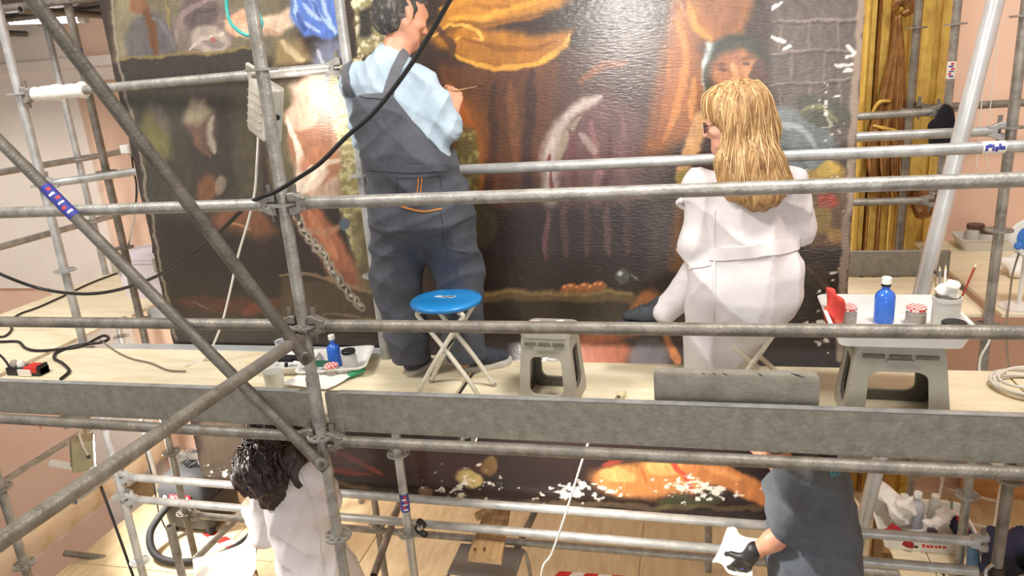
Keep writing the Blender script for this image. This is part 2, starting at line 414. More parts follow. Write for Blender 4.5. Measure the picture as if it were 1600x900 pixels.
def standard(x, y, z0, z1, ros, label, m=GALV, sleeves=(), group=None):
    t = thing('scaffold_standard', label, 'scaffold pole', (x, y, z0), group)
    MB().pipe((x, y, z0), (x, y, z1), TR).obj('tube', m, t)
    for i, z in enumerate(ros): inst('rosette', rosette(m), t, (x, y, z-.0045), (0, 0, .2))
    for z in sleeves: MB().pipe((x, y, z-.11), (x, y, z+.11), TR*1.16, TR*.98).obj('sleeve', m, t)
    return t
def head(p, d, m, parent):
    """wedge head at p, ledger runs along d"""
    d = nrm([d[0], d[1], 0]); s = A(-d[1], d[0], 0); up = A(0, 0, 1); b = p+d*(TR+.004)
    prof = [(0, -.042), (.018, -.045), (.06, -.026), (.075, -.026), (.075, .026), (.06, .026), (.018, .045), (0, .042), (0, .01), (.034, .01), (.034, -.01), (0, -.01)]
    P = np.array([b+d*u+up*v for u, v in prof])
    h = MB().prism(P-s*.021, s*.042).obj('wedge_head', m, parent, smooth=False, bevel=.003, bseg=1)
    Wp = [(.014, .075), (.034, .075), (.030, -.07), (.018, -.07)]
    MB().prism(np.array([b+d*u+up*v for u, v in Wp])-s*.004, s*.008).obj('wedge', GALVD, h, smooth=False)
def ledger(p, q, label, m=GALV, heads=(1, 1), r=TR, name='scaffold_ledger', cat='scaffold tube', group=None):
    p = np.asarray(p, float); q = np.asarray(q, float); d = nrm(q-p); t = thing(name, label, cat, p, group)
    a = p+d*(.085 if heads[0] else 0); b = q-d*(.085 if heads[1] else 0)
    MB().pipe(a, b, r).obj('tube', m, t)
    if heads[0]: head(p, d, m, t)
    if heads[1]: head(q, -d, m, t)
    return t
def sticker(parent, p, d, r, L, parts):
    """printed band wrapped round a tube"""
    d = nrm(d); p = np.asarray(p, float)
    MB().pipe(p-d*L/2, p+d*L/2, r+.0008, r-.001, 24).obj('sticker', parts[0], parent)
    v = nrm(CAM-p); v = nrm(v-d*(v@d)); s = np.cross(d, v)
    W_ = (TAPEW if parts[0] is not TAPEW else STICKB, parts[1])
    for k, off in enumerate(np.linspace(-L*.36, L*.36, 6)):
        hw = (.005, .007, .004, .006, .005, .007)[k]; ha = (.5, .32, .55, .4, .5, .3)[k]; q0 = (.1, -.25, .05, .3, -.1, .15)[k]
        th = np.linspace(q0-ha, q0+ha, 6); e = .0012
        P = np.array([p+d*(off+u)+(r+e)*(v*math.cos(q)+s*math.sin(q)) for u in (-hw, hw) for q in th])
        MB().add(P, [(i, i+1, i+7, i+6) for i in range(5)]).obj('sticker_print', W_[k % 2], parent, recalc=False)

XM, XL, XR = -1.53, -3.545, 1.53
YF, YB = 2.53, 3.26
R5 = [-1.5, -1, -.5, 0, .5, 1, 1.5, 2]
sm = standard(XM, YF, LZ, 2.7, R5, 'grey scaffold upright in front, where the two long diagonal tubes meet', GALV, (.16,))
standard(XM, YB, LZ, 2.7, R5, 'brightly lit scaffold upright just left of the man in overalls', GALVL)
sl = standard(XL, 3.405, LZ, 2.7, R5, 'scaffold upright at far left carrying the bandage-wrapped rail', GALVL)
standard(-4.70, 4.90, LZ, 2.4, R5, 'pale farther upright at left, behind the thick diagonal tube', GALVL)
s3 = standard(-3.60, 3.95, LZ, 2.4, R5, 'dark scaffold upright at left standing right beside the white bin', GALVD)
standard(-3.72, 2.80, LZ, -.2, [-1.58, -1.08, -.58], 'short dark upright at the lower left picture edge', GALVD)
standard(-3.10, 3.26, LZ, -1.09, [-1.6], 'open-topped stub of upright on the lower deck beside white chair shell', GALVD, (-1.2,))
standard(-2.10, 4.0, LZ, 1.2, [-1.5, -1.0], 'thin far upright below the painting, left of the stickered one', GALV)
standard(-2.72, 4.95, LZ, .5, [-1.5], 'farthest upright below the painting beside the lower woman', GALV)
s_r1 = standard(1.49, 3.99, LZ, 2.7, R5, 'upright at the right edge with rails meeting it beside the blue-centred disc', GALV)
s_r2 = standard(1.53, 5.06, LZ, 2.7, R5, 'upright at right with a printed sticker, just behind the leaning pole', GALV)
standard(1.40, 5.36, LZ, 2.7, [1.5, 1.0, .5], 'upright standing in front of the gilded frame', GALVD)
s_r0 = standard(1.375, 3.26, LZ, -.38, [-1.5, -1.0, -.46], 'weathered upright at the lower right edge with a swivel clamp', GALVD)
standard(1.83, YF, LZ, 2.7, R5, 'front upright just beyond the right picture edge', GALV)
standard(1.53, YB, LZ, 2.7, R5, 'rear upright just beyond the right picture edge', GALV)
standard(0.12, 4.45, LZ, -.6, [-1.5, -1.02], 'upright on the lower deck with hazard tape left of the man in grey', GALV)
sticker(s3, (-3.60, 3.95, 1.68), (0, 0, 1), TR, .12, (STICKB, STICKR))
sticker(s_r2, (1.53, 5.06, 1.24), (0, 0, 1), TR, .10, (TAPEW, STICKR))
sb_ = [o for o in COL.objects if o.get('label', '').startswith('brightly lit scaffold')][0]
sticker(sb_, (XM, YB, -.80), (0, 0, 1), TR, .11, (STICKB, STICKR))

l = ledger((XM, YF, 1.0), (XR+.3, YF, 1.0), 'front guard rail at chest height right of the main upright')
ledger((-4.4, YF, 1.0), (XM, YF, 1.0), 'front guard rail at chest height left of the main upright', heads=(0, 1))
ledger((XM, YF, .5), (XR+.3, YF, .5), 'front mid rail running past the blue stool and the kneeling pad', GALVD)
ledger((-4.4, YF, .5), (XM, YF, .5), 'front mid rail left of the main upright', GALVD, heads=(0, 1))
ledger((XM, YF, -.024), (XR+.3, YF, -.012), 'bottom tube under the long right toe board', GALVD)
ledger((-4.4, YF, .012), (XM, YF, -.01), 'bottom tube under the left toe board', GALVD, heads=(0, 1))
lb = ledger((XM, YB, 1.005), (XR, YB, 1.005), 'bright rear guard rail behind both seated and standing restorers', GALVL)
sticker(lb, (1.16, YB, 1.005), (1, 0, 0), TR, .08, (TAPEW, STICKB))
ledger((XL, 3.405, 1.49), (XM, YB, 1.50), 'upper rail at left crossing the painting with a bandaged end', GALV)
# side deck rails at left
ledger((-4.70, 2.7, 1.0), (-4.70, 5.6, 1.0), 'far rail at left at chest height carrying the white junction box', heads=(0, 0))
ledger((-4.70, 2.7, .5), (-4.70, 5.6, .5), 'far lower rail at left running back toward the wall', heads=(0, 0))
ledger((-3.78, 3.60, .975), (-3.2, 4.02, 1.0), 'short tube at left with a clamp at its free end', GALVL, heads=(1, 0))
# right hand rails
ledger((.3, 5.06, .985), (1.53, 5.06, 1.0), 'grey far rail ending at the stickered upright', GALV)
ledger((.3, 3.99, .99), (1.49, 3.99, .985), 'bright rail below the grey far rail, ending at the right edge upright', GALVL)
ledger((.3, 5.06, .45), (1.53, 5.06, .45), 'low far rail in front of the gilded frame', GALV)
ledger((1.40, 5.36, 1.0), (2.6, 5.36, 1.0), 'dark far rail running off to the right against the peach wall', GALVD, heads=(1, 0))
ledger((.3, 4.74, -.02), (1.7, 4.74, -.02), 'tube under the far right toe board', GALV, heads=(0, 0))
# lower level rails
ledger((XL, 3.40, -.86), (1.375, 3.31, -.83), 'upper of the lower-level rails, just below the painting edge', GALVL, heads=(1, 1))
ledger((XL, 3.40, -1.02), (1.30, YB, -.955), 'middle of the lower-level rails below the painting', GALVL, heads=(1, 0))
ledger((-3.60, 3.97, -1.53), (2.0, 4.0, -1.56), 'lowest of the lower-level rails below the painting', GALV, heads=(1, 0))
ledger((-3.60, 3.97, -1.04), (-2.7, 4.0, -1.04), 'short white-lit rail near the corner of the painting', GALVL, heads=(1, 0))
ledger((-4.62, 3.1, -1.04), (-4.62, 5.55, -1.04), 'sloping-looking rail at lower left holding the olive floodlight', GALV, heads=(0, 0))
ledger((-3.82, 3.3, -1.0), (-3.86, 5.5, -1.0), 'rail running back behind the white-lit uprights at lower left', GALV, heads=(0, 0))
ledger((-3.30, 3.6, -1.62), (-3.25, 5.4, -1.62), 'rail running back beside the vacuum cleaner', GALV, heads=(0, 0))
ledger((.7, 5.15, -1.45), (2.4, 5.15, -1.45), 'far lower rail behind the man in grey', GALV, heads=(0, 0))
ledger(at(584, 899, y=3.5), at(628, 775, y=4.2), 'dark brace crossing behind the stickered lower upright', GALVD, heads=(0, 0), name='scaffold_brace')
ledger((-1.3, 3.4, -1.9), (-.95, 4.6, -1.35), 'short tube leaning under the old wooden board', GALVD, heads=(0, 0), name='scaffold_brace')
# diagonal braces at the main upright
def brace(p, q, label, m):
    p = np.asarray(p, float); q = np.asarray(q, float); d = nrm(q-p)
    t = thing('scaffold_brace', label, 'scaffold tube', p)
    MB().pipe(p, q, TR).obj('tube', m, t)
    v = nrm(CAM-p); v = nrm(v-d*(v@d)); c = p+d*.03
    MB().lathe([(.026, -.012), (.027, .0), (.027, TR+.004), (.022, TR+.008)], c, 20, v).obj('end_fitting', m, t)
    MB().lathe([(.009, TR+.008), (.011, TR+.010), (.011, TR+.014), (.006, TR+.015)], c, 16, v).obj('rivet', STEELD, t)
    return t
brace((-1.50, 2.47, .365), (-2.30, 1.80, 2.60), 'thick diagonal tube falling from the top left corner to the main upright', GALVK)
b2 = brace((-1.50, 2.475, -.13), (-3.00, 2.47, 1.62), 'dark diagonal tube with a blue sticker from the left edge down to the toe board', GALVK)
_u = nrm(A(-1.5, -.005, 1.75)); _p = A(-1.5, 2.475, -.13); sticker(b2, _p+_u*((at(76, 342, y=2.472)-_p)@_u), _u, TR, .17, (STICKB, STICKR))
ledger((-1.53, 2.50, .46), (-1.76, .70, .36), 'grey tube rising from the lower left edge to the main upright', GALVD, heads=(0, 0))

# toe boards
def toe_board(x0, x1, label, y=2.558, z0=-.01, z1=.185, m=SHEET):
    t = thing('toe_board', label, 'toe board', (x0, y, z0))
    MB().box((x0+.06, y, z0), (x1-.06, y+.022, z1)).obj('board', m, t, smooth=False, bevel=.003, bseg=1)
    for xa, xb in ((x0, x0+.07), (x1-.07, x1)):
        MB().box((xa, y-.004, z0-.004), (xb, y+.026, z1+.002)).obj('end_plate', m, t, smooth=False, bevel=.002, bseg=1)
    MB().box((x0+.06, y-.001, z1), (x1-.06, y+.026, z1+.005)).obj('top_lip', GALVL, t, smooth=False)
    return t
toe_board(XM+.03, XR+.2, 'long galvanised toe board along the front of the upper deck', z0=.005)
toe_board(-4.3, XM-.03, 'galvanised toe board left of the main upright', z0=.02)
toe_board(.3, 1.52, 'far galvanised toe board in front of the gilded frame', 4.72, .05, .205)
e = MB().box((-3.32, 3.325, .0), (-1.56, 3.405, .052)).obj('metal_strip', ALU, None, smooth=False, bevel=.004, loc=(-3.32, 3.33, .0))
tag(e, 'shiny metal edge strip between the left deck and the painting', 'metal strip')
e = MB().box((-3.60, 4.02, -.03), (-2.96, 4.14, .045)).obj('metal_strip', ALU, None, smooth=False, bevel=.004, loc=(-3.6, 4.02, -.03))
tag(e, 'bright aluminium deck end beside the lower left of the painting', 'metal strip')

# leaning pole
t = thing('leaning_pole', 'wide bright aluminium pole leaning across the right side from top to bottom', 'pole', (.742, 3.6, -1.99))
MB().pipe((.742, 3.62, -1.99), (1.40, 3.62, 2.75), .036, .031, 28).obj('tube', ALU, t)
# upper left platform, its tubes and light tube
up = thing('scaffold_platform', 'underside of the next scaffold level at the top left corner', 'platform', (-6.0, 4.4, 2.1))
for k in range(5): MB().box((-7.0+.02*k, 4.35+.27*k, 2.13), (-2.2, 4.60+.27*k, 2.17)).obj('deck_plank', STEELD, up, smooth=False)
for yy in (4.4, 4.95): MB().pipe((-7.2, yy, 2.08), (-2.3, yy, 2.08), TR).obj('tube', GALVD, up)
for xx in (-5.6, -4.2): MB().pipe((xx, 4.2, 2.03), (xx, 5.6, 2.03), TR).obj('tube', GALVD, up)
pa = at(12, 33, y=5.1); pb = at(130, 30, y=5.1)
t = thing('fluorescent_lamp', 'glowing fluorescent tube lamp under the platform at top left', 'lamp', pa)
MB().sweep([pa, pb], .026, 16).obj('lamp_tube', TUBEG, t)
for q in (pa, pb): MB().lathe([(.03, -.03), (.03, .03)], q, 14, pb-pa).obj('end_cap', WHITEP, t)
MB().box(pa+A(0, -.03, .03), pb+A(0, .03, .06)).obj('housing', LAMPBODY, t, smooth=False)
# bandage on the rail
pa = A(XL, 3.405, 1.49); d = nrm(A(XM, YB, 1.5)-pa); s = np.linspace(.10, .46, 26)
rr = .038+.003*np.sin(s*31)+.0025*np.sin(s*71+1)+.0015*np.sin(s*187); rr[0] = rr[-1] = .026
tag(MB().sweep([pa+d*q for q in s], rr, 18).obj('bandage', PAPER, None, loc=pa+d*.1, angle=0), 'white padded bandage wrapped round the left end of the upper rail', 'bandage')
# ================================================================ THE PAINTING
PY_ = 3.42
def vnoise(x, y, seed):
    xi = np.floor(x).astype(np.int64); yi = np.floor(y).astype(np.int64); fx = x-xi; fy = y-yi
    fx = fx*fx*(3-2*fx); fy = fy*fy*(3-2*fy)
    def hsh(a, b):
        n = (a*374761393+b*668265263+seed*1274126177) & 0x7fffffff; n = ((n ^ (n >> 13))*1274126177) & 0x7fffffff
        return ((n ^ (n >> 16)) & 0xffff)/65535.
    return (hsh(xi, yi)*(1-fx)+hsh(xi+1, yi)*fx)*(1-fy)+(hsh(xi, yi+1)*(1-fx)+hsh(xi+1, yi+1)*fx)*fy
def fbm(x, y, seed, o=4):
    s = 0; a = .5; t = 0
    for i in range(o): s = s+a*vnoise(x*2**i, y*2**i, seed+i*17); t += a; a *= .55
    return s/t
PX0, PX1, PZ0, PZ1 = -2.93, .695, -.875, 2.45
nx, nz = 600, 545
gx = np.linspace(PX0, PX1, nx); gz = np.linspace(PZ0, PZ1, nz); GX, GZ = np.meshgrid(gx, gz, indexing='ij')
# ragged right edge and slightly bowed bottom of the old canvas
PW = np.stack([GX, np.full_like(GX, PY_), GZ], -1).reshape(-1, 3)
dd = PW-CAM; zc = dd@FW; U = 800+F*(dd@RT)/zc; Vv = 450-F*(dd@UP)/zc
wob = (fbm(U/38, Vv/38, 5, 3)-.5)
U2 = U+wob*12+(fbm(U/9, Vv/9, 15, 3)-.5)*5; V2 = Vv+(fbm(U/38, Vv/38, 9, 3)-.5)*12+(fbm(U/9, Vv/9, 19, 3)-.5)*5
CL = np.tile(A(50, 37, 30), (len(U), 1))
def put(m, c, al=1., ix=slice(None)):
    m = np.clip(m, 0, 1)[:, None]*al; CL[ix] = CL[ix]*(1-m)+np.asarray(c, float)*m
def sstep(x): x = np.clip(x, 0, 1); return x*x*(3-2*x)
def inbox(P, e):
    P = np.asarray(P, float); lo = P.min(0)-e; hi = P.max(0)+e
    return np.nonzero((U2 > lo[0]) & (U2 < hi[0]) & (V2 > lo[1]) & (V2 < hi[1]))[0]
def ell(cx, cy, rx, ry, ang, c, al=1., soft=.35):
    ix = inbox([(cx, cy)], max(rx, ry)*1.3); a = math.radians(ang); dx = U2[ix]-cx; dy = V2[ix]-cy; u = (dx*math.cos(a)+dy*math.sin(a))/rx; v = (-dx*math.sin(a)+dy*math.cos(a))/ry
    put(sstep((1-np.sqrt(u*u+v*v))/soft+.5), c, al, ix)
def pdist(pts, closed, ix=slice(None)):
    P = np.asarray(pts, float); n = len(P); u_ = U2[ix]; v_ = V2[ix]; D = np.full(len(u_), 1e9); ins = np.zeros(len(u_), bool); T = np.zeros(len(u_))
    for i in range(n if closed else n-1):
        a = P[i]; b = P[(i+1) % n]; e = b-a; t = np.clip(((u_-a[0])*e[0]+(v_-a[1])*e[1])/(e@e+1e-9), 0, 1)
        q = np.hypot(u_-a[0]-t*e[0], v_-a[1]-t*e[1]); k = q < D; T = np.where(k, (i+t)/max(n-1, 1), T); D = np.where(k, q, D)
        if closed:
            c = (a[1] > v_) != (b[1] > v_); xx = (b[0]-a[0])*(v_-a[1])/(b[1]-a[1]+1e-12)+a[0]; ins ^= c & (u_ < xx)
    return D, ins, T
def poly(pts, c, al=1., soft=6):
    ix = inbox(pts, soft*1.2); D, ins, _ = pdist(pts, True, ix); put(sstep(np.where(ins, D, -D)/(2*soft)+.5), c, al, ix)
def strk(pts, wd, c, al=1., soft=.6, taper=True):
    P = spline(np.array([[*p, 0] for p in pts], float), 5)[:, :2] if len(pts) > 2 else pts
    ix = inbox(P, wd*1.1); D, _, T = pdist(P, False, ix); ww = wd*(np.sqrt(np.clip(4*T*(1-T), 0, 1))*.8+.2) if taper else wd
    put(sstep((1-D/np.maximum(ww, .3))/soft), c, al, ix)
tone = fbm(U/150, Vv/150, 3, 4)
CL *= (.75+.5*tone)[:, None]
# --- left field
poly([(150, -400), (480, -400), (470, 90), (180, 95)], (104, 94, 74), 1, 14)
poly([(160, -200), (225, -200), (235, 85), (185, 90)], (124, 114, 88), .9, 8)
ell(238, 65, 40, 45, 0, (88, 82, 84), .9); strk([(222, -30), (232, 30), (246, 85)], 9, (98, 62, 36)); ell(218, 8, 16, 14, 0, (122, 84, 58))
strk([(262, -20), (268, 50)], 3, (150, 130, 60), .6); strk([(275, 80), (255, 40), (235, 30)], 6, (110, 104, 108), .6)
ell(320, 45, 45, 55, 20, (112, 98, 92), .9); ell(312, 20, 30, 30, 0, (88, 74, 72), .9); strk([(275, 70), (285, 25), (320, 0), (345, -10)], 7, (132, 112, 108), .8)
strk([(302, 40), (310, 18), (335, 14)], 5, (74, 64, 62)); ell(328, 62, 30, 20, 8, (158, 144, 132), .9); ell(333, 66, 16, 8, 10, (120, 108, 104)); strk([(300, 80), (320, 60), (350, 52)], 4, (186, 172, 158), .8)
ell(332, 60, 5, 4, 0, (150, 90, 84)); ell(372, 36, 18, 22, 30, (196, 150, 122), .9); strk([(352, 22), (372, 40)], 4, (210, 166, 136)); strk([(350, 34), (374, 46)], 4, (200, 152, 124))
poly([(186, 90), (250, 90), (395, 78), (400, 128), (195, 140)], (52, 46, 40), 1, 3); strk([(186, 90), (250, 88), (395, 77)], 3.5, (122, 104, 62), .9, taper=False)
poly([(195, 138), (400, 128), (420, 540), (270, 530)], (58, 50, 42), 1, 8)
poly([(196, 140), (300, 134), (300, 330), (230, 330)], (62, 58, 46), .8, 12)
poly([(400, 130), (455, 125), (462, 310), (425, 312)], (92, 84, 60), .95, 6); poly([(360, 150), (402, 140), (410, 310), (370, 310)], (76, 68, 52), .8, 10)
poly([(213, 210), (232, 164), (262, 200), (266, 246), (245, 262), (222, 250)], (104, 98, 60), .9, 9); poly([(226, 162), (250, 163), (264, 190), (264, 212), (240, 190)], (98, 86, 80), .85, 8)
poly([(284, 190), (300, 160), (318, 158), (338, 185), (335, 235), (320, 240), (300, 212)], (100, 78, 66), .9, 9); poly([(284, 188), (298, 160), (318, 158), (334, 178), (310, 196)], (150, 138, 114), .9, 8)
strk([(336, 184), (328, 205), (337, 238)], 8, (166, 152, 136), .85, .9); strk([(300, 200), (315, 225), (330, 245)], 6, (108, 78, 64), .9)
ell(325, 296, 14, 26, 10, (120, 76, 48), .8, .7); ell(344, 290, 8, 20, 10, (160, 140, 120), .6)
poly([(325, 360), (345, 320), (400, 318), (430, 360), (400, 378), (350, 366)], (122, 76, 48), .85, 12); strk([(335, 362), (365, 352), (392, 360)], 3, (190, 150, 110), .6)
poly([(240, 330), (420, 380), (440, 540), (270, 525)], (42, 32, 25), .9, 16); strk([(280, 470), (430, 480)], 18, (84, 42, 28), .6); strk([(380, 490), (440, 470)], 14, (110, 52, 32), .6)
strk([(300, 470), (330, 480)], 2, (120, 120, 116), .6)
# arm and blue drapery
strk([(385, 45), (430, 38), (480, 15)], 19, (206, 176, 150), 1, .5, False); strk([(400, 52), (440, 52)], 6, (170, 130, 104), .7)
poly([(430, 60), (470, 60), (490, 96), (430, 100)], (150, 128, 84), .8, 8); strk([(440, 62), (475, 95)], 9, (206, 186, 150), .7)
poly([(438, -60), (540, -60), (532, 52), (512, 66), (478, 56), (455, 24)], (84, 116, 190), 1, 4)
for q in ([(455, 0), (470, 30), (500, 55)], [(480, -20), (495, 20), (520, 50)], [(470, 5), (500, 35)], [(500, -10), (512, 30), (522, 55)]): strk(q, 5, (186, 206, 238), .8)
strk([(465, 20), (480, 48)], 5, (44, 66, 140), .8); strk([(486, 0), (500, 30)], 4, (50, 76, 150), .8)
poly([(490, 70), (530, 60), (545, 120), (500, 150), (485, 120)], (122, 128, 150), .85, 8); strk([(492, 80), (505, 110), (495, 145)], 4, (206, 206, 210), .7)
# pink figure and gown
poly([(452, 132), (500, 108), (540, 190), (560, 320), (470, 320), (455, 230)], (196, 164, 142), 1, 7)
ell(486, 212, 36, 48, 20, (146, 98, 72), .9); ell(470, 180, 26, 22, 0, (190, 160, 136), .9); strk([(450, 180), (470, 250), (462, 300)], 8, (224, 206, 188), .9)
ell(500, 258, 34, 28, -25, (168, 112, 82), .9); ell(484, 278, 28, 16, -30, (222, 200, 178), .9); strk([(470, 300), (500, 262), (535, 250)], 5, (236, 220, 200), .7)
g = fbm(U/7, Vv/7, 21, 3)
poly([(520, 100), (560, 90), (575, 200), (585, 330), (560, 420), (530, 320), (525, 180), (505, 150)], (150, 140, 92), 1, 6)
m_ = sstep((pdist([(520, 100), (565, 90), (585, 330), (560, 420), (530, 320)], True)[1]*1.)*(g-.42)*6); put(m_, (212, 200, 150), .8)
poly([(545, -60), (610, -60), (615, 70), (560, 90)], (150, 140, 96), .95, 6); put(sstep((pdist([(545, -60), (610, -60), (615, 70), (560, 90)], True)[1]*1.)*(g-.45)*7), (226, 218, 186), .85)
poly([(560, 20), (585, 10), (580, 60), (562, 60)], (40, 36, 34), .9, 5)
strk([(468, 322), (505, 370), (540, 430)], 30, (150, 92, 64), 1, .5, False); strk([(480, 330), (530, 410)], 10, (190, 128, 92), .6); ell(548, 440, 26, 14, 20, (140, 84, 58))
strk([(470, 355), (505, 365), (540, 350)], 8, (170, 120, 92), .8); ell(540, 352, 8, 10, 0, (84, 96, 110))
poly([(440, 435), (520, 440), (600, 470), (600, 510), (440, 505)], (78, 64, 48), .9, 6); strk([(435, 432), (480, 428), (560, 450), (600, 465)], 4, (150, 126, 92), .8); strk([(500, 490), (600, 500)], 3, (130, 110, 82), .7)
poly([(550, 330), (600, 330), (600, 470), (560, 450)], (110, 98, 66), .8, 8)
cp = spline(np.array([(458, 320, 0), (480, 372, 0), (505, 400, 0), (530, 438, 0), (560, 478, 0)], float), 5)
for i, p in enumerate(cp):
    a = 50+(35 if i % 2 else -20); ell(p[0], p[1], 11, 6, a, (150, 138, 118), .9, .3); ell(p[0], p[1], 6, 2.6, a, (40, 32, 26), .95, .4); ell(p[0]-2, p[1]-3, 4, 1.3, a, (226, 218, 200), .8)
# --- centre: ochre cloth, brown robe
poly([(690, 100), (900, 90), (870, 250), (850, 440), (720, 440), (735, 180)], (88, 56, 38), 1, 16); poly([(690, 110), (760, 180), (790, 330), (740, 330), (700, 220)], (112, 68, 38), .9, 12)
for q, c in (([(700, 130), (740, 210), (750, 300)], (150, 84, 36)), ([(770, 130), (770, 250), (760, 330)], (60, 40, 34)), ([(830, 110), (825, 220), (830, 320)], (54, 36, 34)), ([(800, 130), (805, 260)], (118, 76, 50))): strk(q, 12, c, .75)
poly([(715, 190), (740, 200), (752, 260), (745, 330), (700, 300)], (84, 78, 48), .8, 6)
put(sstep((pdist([(712, 195), (742, 205), (752, 260), (745, 330), (705, 300)], True)[1]*1.)*(g-.5)*6), (146, 134, 84), .7)
poly([(655, 62), (690, 28), (720, -40), (930, -40), (870, 12), (800, 34), (720, 36)], (166, 112, 44), 1, 10)
poly([(672, 60), (730, 38), (790, 50), (850, 56), (896, 48), (886, 76), (845, 100), (790, 108), (735, 96), (692, 76)], (150, 98, 38), 1, 8)
for q, wd, c in (([(700, 82), (760, 104), (820, 104), (870, 82), (894, 54)], 6, (212, 154, 62)), ([(676, 58), (705, 40), (745, 46), (752, 60), (735, 62)], 4, (214, 162, 74)), ([(700, 52), (706, 62), (722, 58)], 3, (200, 148, 62)),
                 ([(705, 30), (770, 22), (860, -8)], 8, (200, 142, 56)), ([(690, 15), (740, -5), (800, -30)], 7, (190, 132, 52)), ([(720, 60), (800, 78), (870, 66)], 7, (122, 74, 28)), ([(715, 36), (790, 38), (850, 22)], 5, (128, 80, 30)), ([(740, 8), (800, 10)], 6, (140, 90, 34))): strk(q, wd, c, .85)
strk([(682, 40), (705, 70), (700, 100)], 9, (70, 46, 36), .9)
poly([(880, 80), (1040, 40), (1050, 240), (980, 420), (880, 420), (850, 260)], (72, 52, 46), .95, 16)
poly([(850, 300), (862, 210), (890, 165), (950, 140), (1000, 180), (1000, 280), (960, 400), (850, 405)], (98, 70, 68), .95, 16)
strk([(860, 405), (858, 290), (862, 225), (890, 178), (940, 150)], 20, (182, 168, 158), .9, .9); strk([(872, 260), (880, 220), (910, 185)], 8, (150, 140, 118), .8); strk([(858, 240), (860, 300)], 4, (110, 40, 48), .8)
for q, c in (([(890, 200), (895, 300), (880, 400)], (92, 52, 54)), ([(925, 190), (935, 300), (925, 400)], (140, 98, 96)), ([(955, 210), (950, 320), (955, 400)], (80, 50, 50)), ([(905, 210), (930, 240)], (170, 150, 140)), ([(975, 180), (975, 300), (985, 400)], (118, 84, 82))): strk(q, 9, c, .7)
strk([(900, 130), (940, 105), (980, 100)], 9, (140, 84, 46), .6)
poly([(690, 318), (1070, 318), (1070, 460), (690, 460)], (36, 25, 23), .88, 14); strk([(855, 330), (852, 404)], 6, (120, 76, 78), .7)
for xx, c in ((880, (92, 62, 62)), (915, (84, 58, 58)), (950, (98, 70, 70)), (980, (72, 50, 50))): strk([(xx, 320), (xx+3, 400)], 9, c, .7)
ell(752, 352, 22, 34, 0, (60, 56, 34), .8); poly([(1010, 330), (1060, 320), (1062, 430), (1015, 430)], (78, 66, 62), .6, 14)
strk([(740, 463), (860, 461), (985, 464)], 12, (92, 74, 48), 1, .4, False); strk([(740, 458), (985, 458)], 4, (128, 104, 66), .8, .6, False); poly([(740, 472), (1000, 472), (1000, 515), (740, 515)], (46, 36, 26), .8, 6)
for i in range(7): ell(885+i*9, 449-(i % 2)*3, 8, 7, 0, (140, 84, 48), .95, .6); ell(883+i*9, 446-(i % 2)*3, 3, 2.5, 0, (214, 146, 90), .8)
ell(972, 432, 11, 12, 0, (70, 70, 66)); ell(969, 428, 4, 4, 0, (180, 180, 172)); strk([(985, 430), (998, 436)], 2, (120, 118, 110))
ell(1012, 478, 22, 28, 30, (160, 102, 56), .9, .6); ell(1020, 484, 12, 20, 30, (60, 40, 30)); ell(930, 545, 60, 30, 10, (122, 66, 42), .9); strk([(890, 540), (950, 525), (1010, 520)], 10, (150, 84, 52), .7)
ell(1015, 560, 30, 30, 0, (88, 84, 88), .8); strk([(1035, 520), (1060, 570)], 10, (176, 108, 62), .8); strk([(1180, 560), (1150, 590)], 10, (180, 130, 80), .8)
# --- right: orange drape, sack, man in cap, bricks
poly([(1058, -60), (1075, 20), (1102, 110), (1098, 196), (1040, 238), (1008, 244), (1022, 150), (1040, 60)], (140, 82, 40), 1, 14); strk([(1060, 20), (1070, 120), (1040, 220)], 10, (196, 124, 58), .7); strk([(1085, 120), (1080, 190)], 7, (206, 142, 70), .6); strk([(1040, 90), (1022, 220)], 7, (110, 60, 32), .7)
poly([(1195, -80), (1350, -80), (1345, 230), (1240, 230), (1205, 120)], (88, 76, 70), 1, 10)
for yy in (32, 80, 128, 172): strk([(1205, yy+4), (1270, yy), (1345, yy-3)], 2.2, (136, 122, 110), .75, .6, False); strk([(1205, yy+8), (1345, yy+1)], 2.4, (50, 42, 40), .6, .6, False)
for xx, ya in ((1220, 32), (1265, 32), (1310, 32), (1240, 80), (1290, 80), (1218, 128), (1268, 128), (1315, 128)): strk([(xx, ya), (xx-1, ya+46)], 2, (128, 114, 104), .6, .6, False)
ell(1120, 12, 52, 58, 0, (146, 90, 44), 1, .4); ell(1128, 5, 36, 46, 0, (124, 78, 50), .85, .4); strk([(1075, 0), (1085, 40), (1110, 62)], 8, (206, 136, 60), .7)
poly([(1098, 66), (1140, 62), (1120, 92), (1106, 120), (1098, 140)], (196, 208, 206), 1, 4)
ell(1155, 88, 50, 34, 14, (42, 42, 34), 1, .4); strk([(1103, 140), (1108, 105), (1135, 74), (1175, 66)], 8, (54, 56, 46), .9)
ell(1152, 112, 42, 34, 8, (146, 94, 64), 1, .5); ell(1172, 108, 17, 15, 0, (190, 132, 92), .8, .8); ell(1130, 120, 15, 13, 0, (176, 120, 84), .7, .8); strk([(1143, 98), (1150, 110), (1152, 124)], 8, (204, 152, 110), .8, .9); ell(1151, 124, 11, 7, 0, (206, 150, 108), .8, .8); strk([(1120, 104), (1136, 98)], 4, (84, 52, 38), .7, .9); strk([(1158, 92), (1180, 90)], 4, (88, 56, 40), .7, .9); ell(1130, 108, 6, 3, -15, (60, 38, 30), .7, .8); ell(1166, 99, 6, 3, -5, (66, 40, 32), .7, .8); strk([(1150, 92), (1148, 86)], 3, (110, 66, 46), .6)
ell(1185, 130, 16, 40, 10, (74, 48, 38), .9)
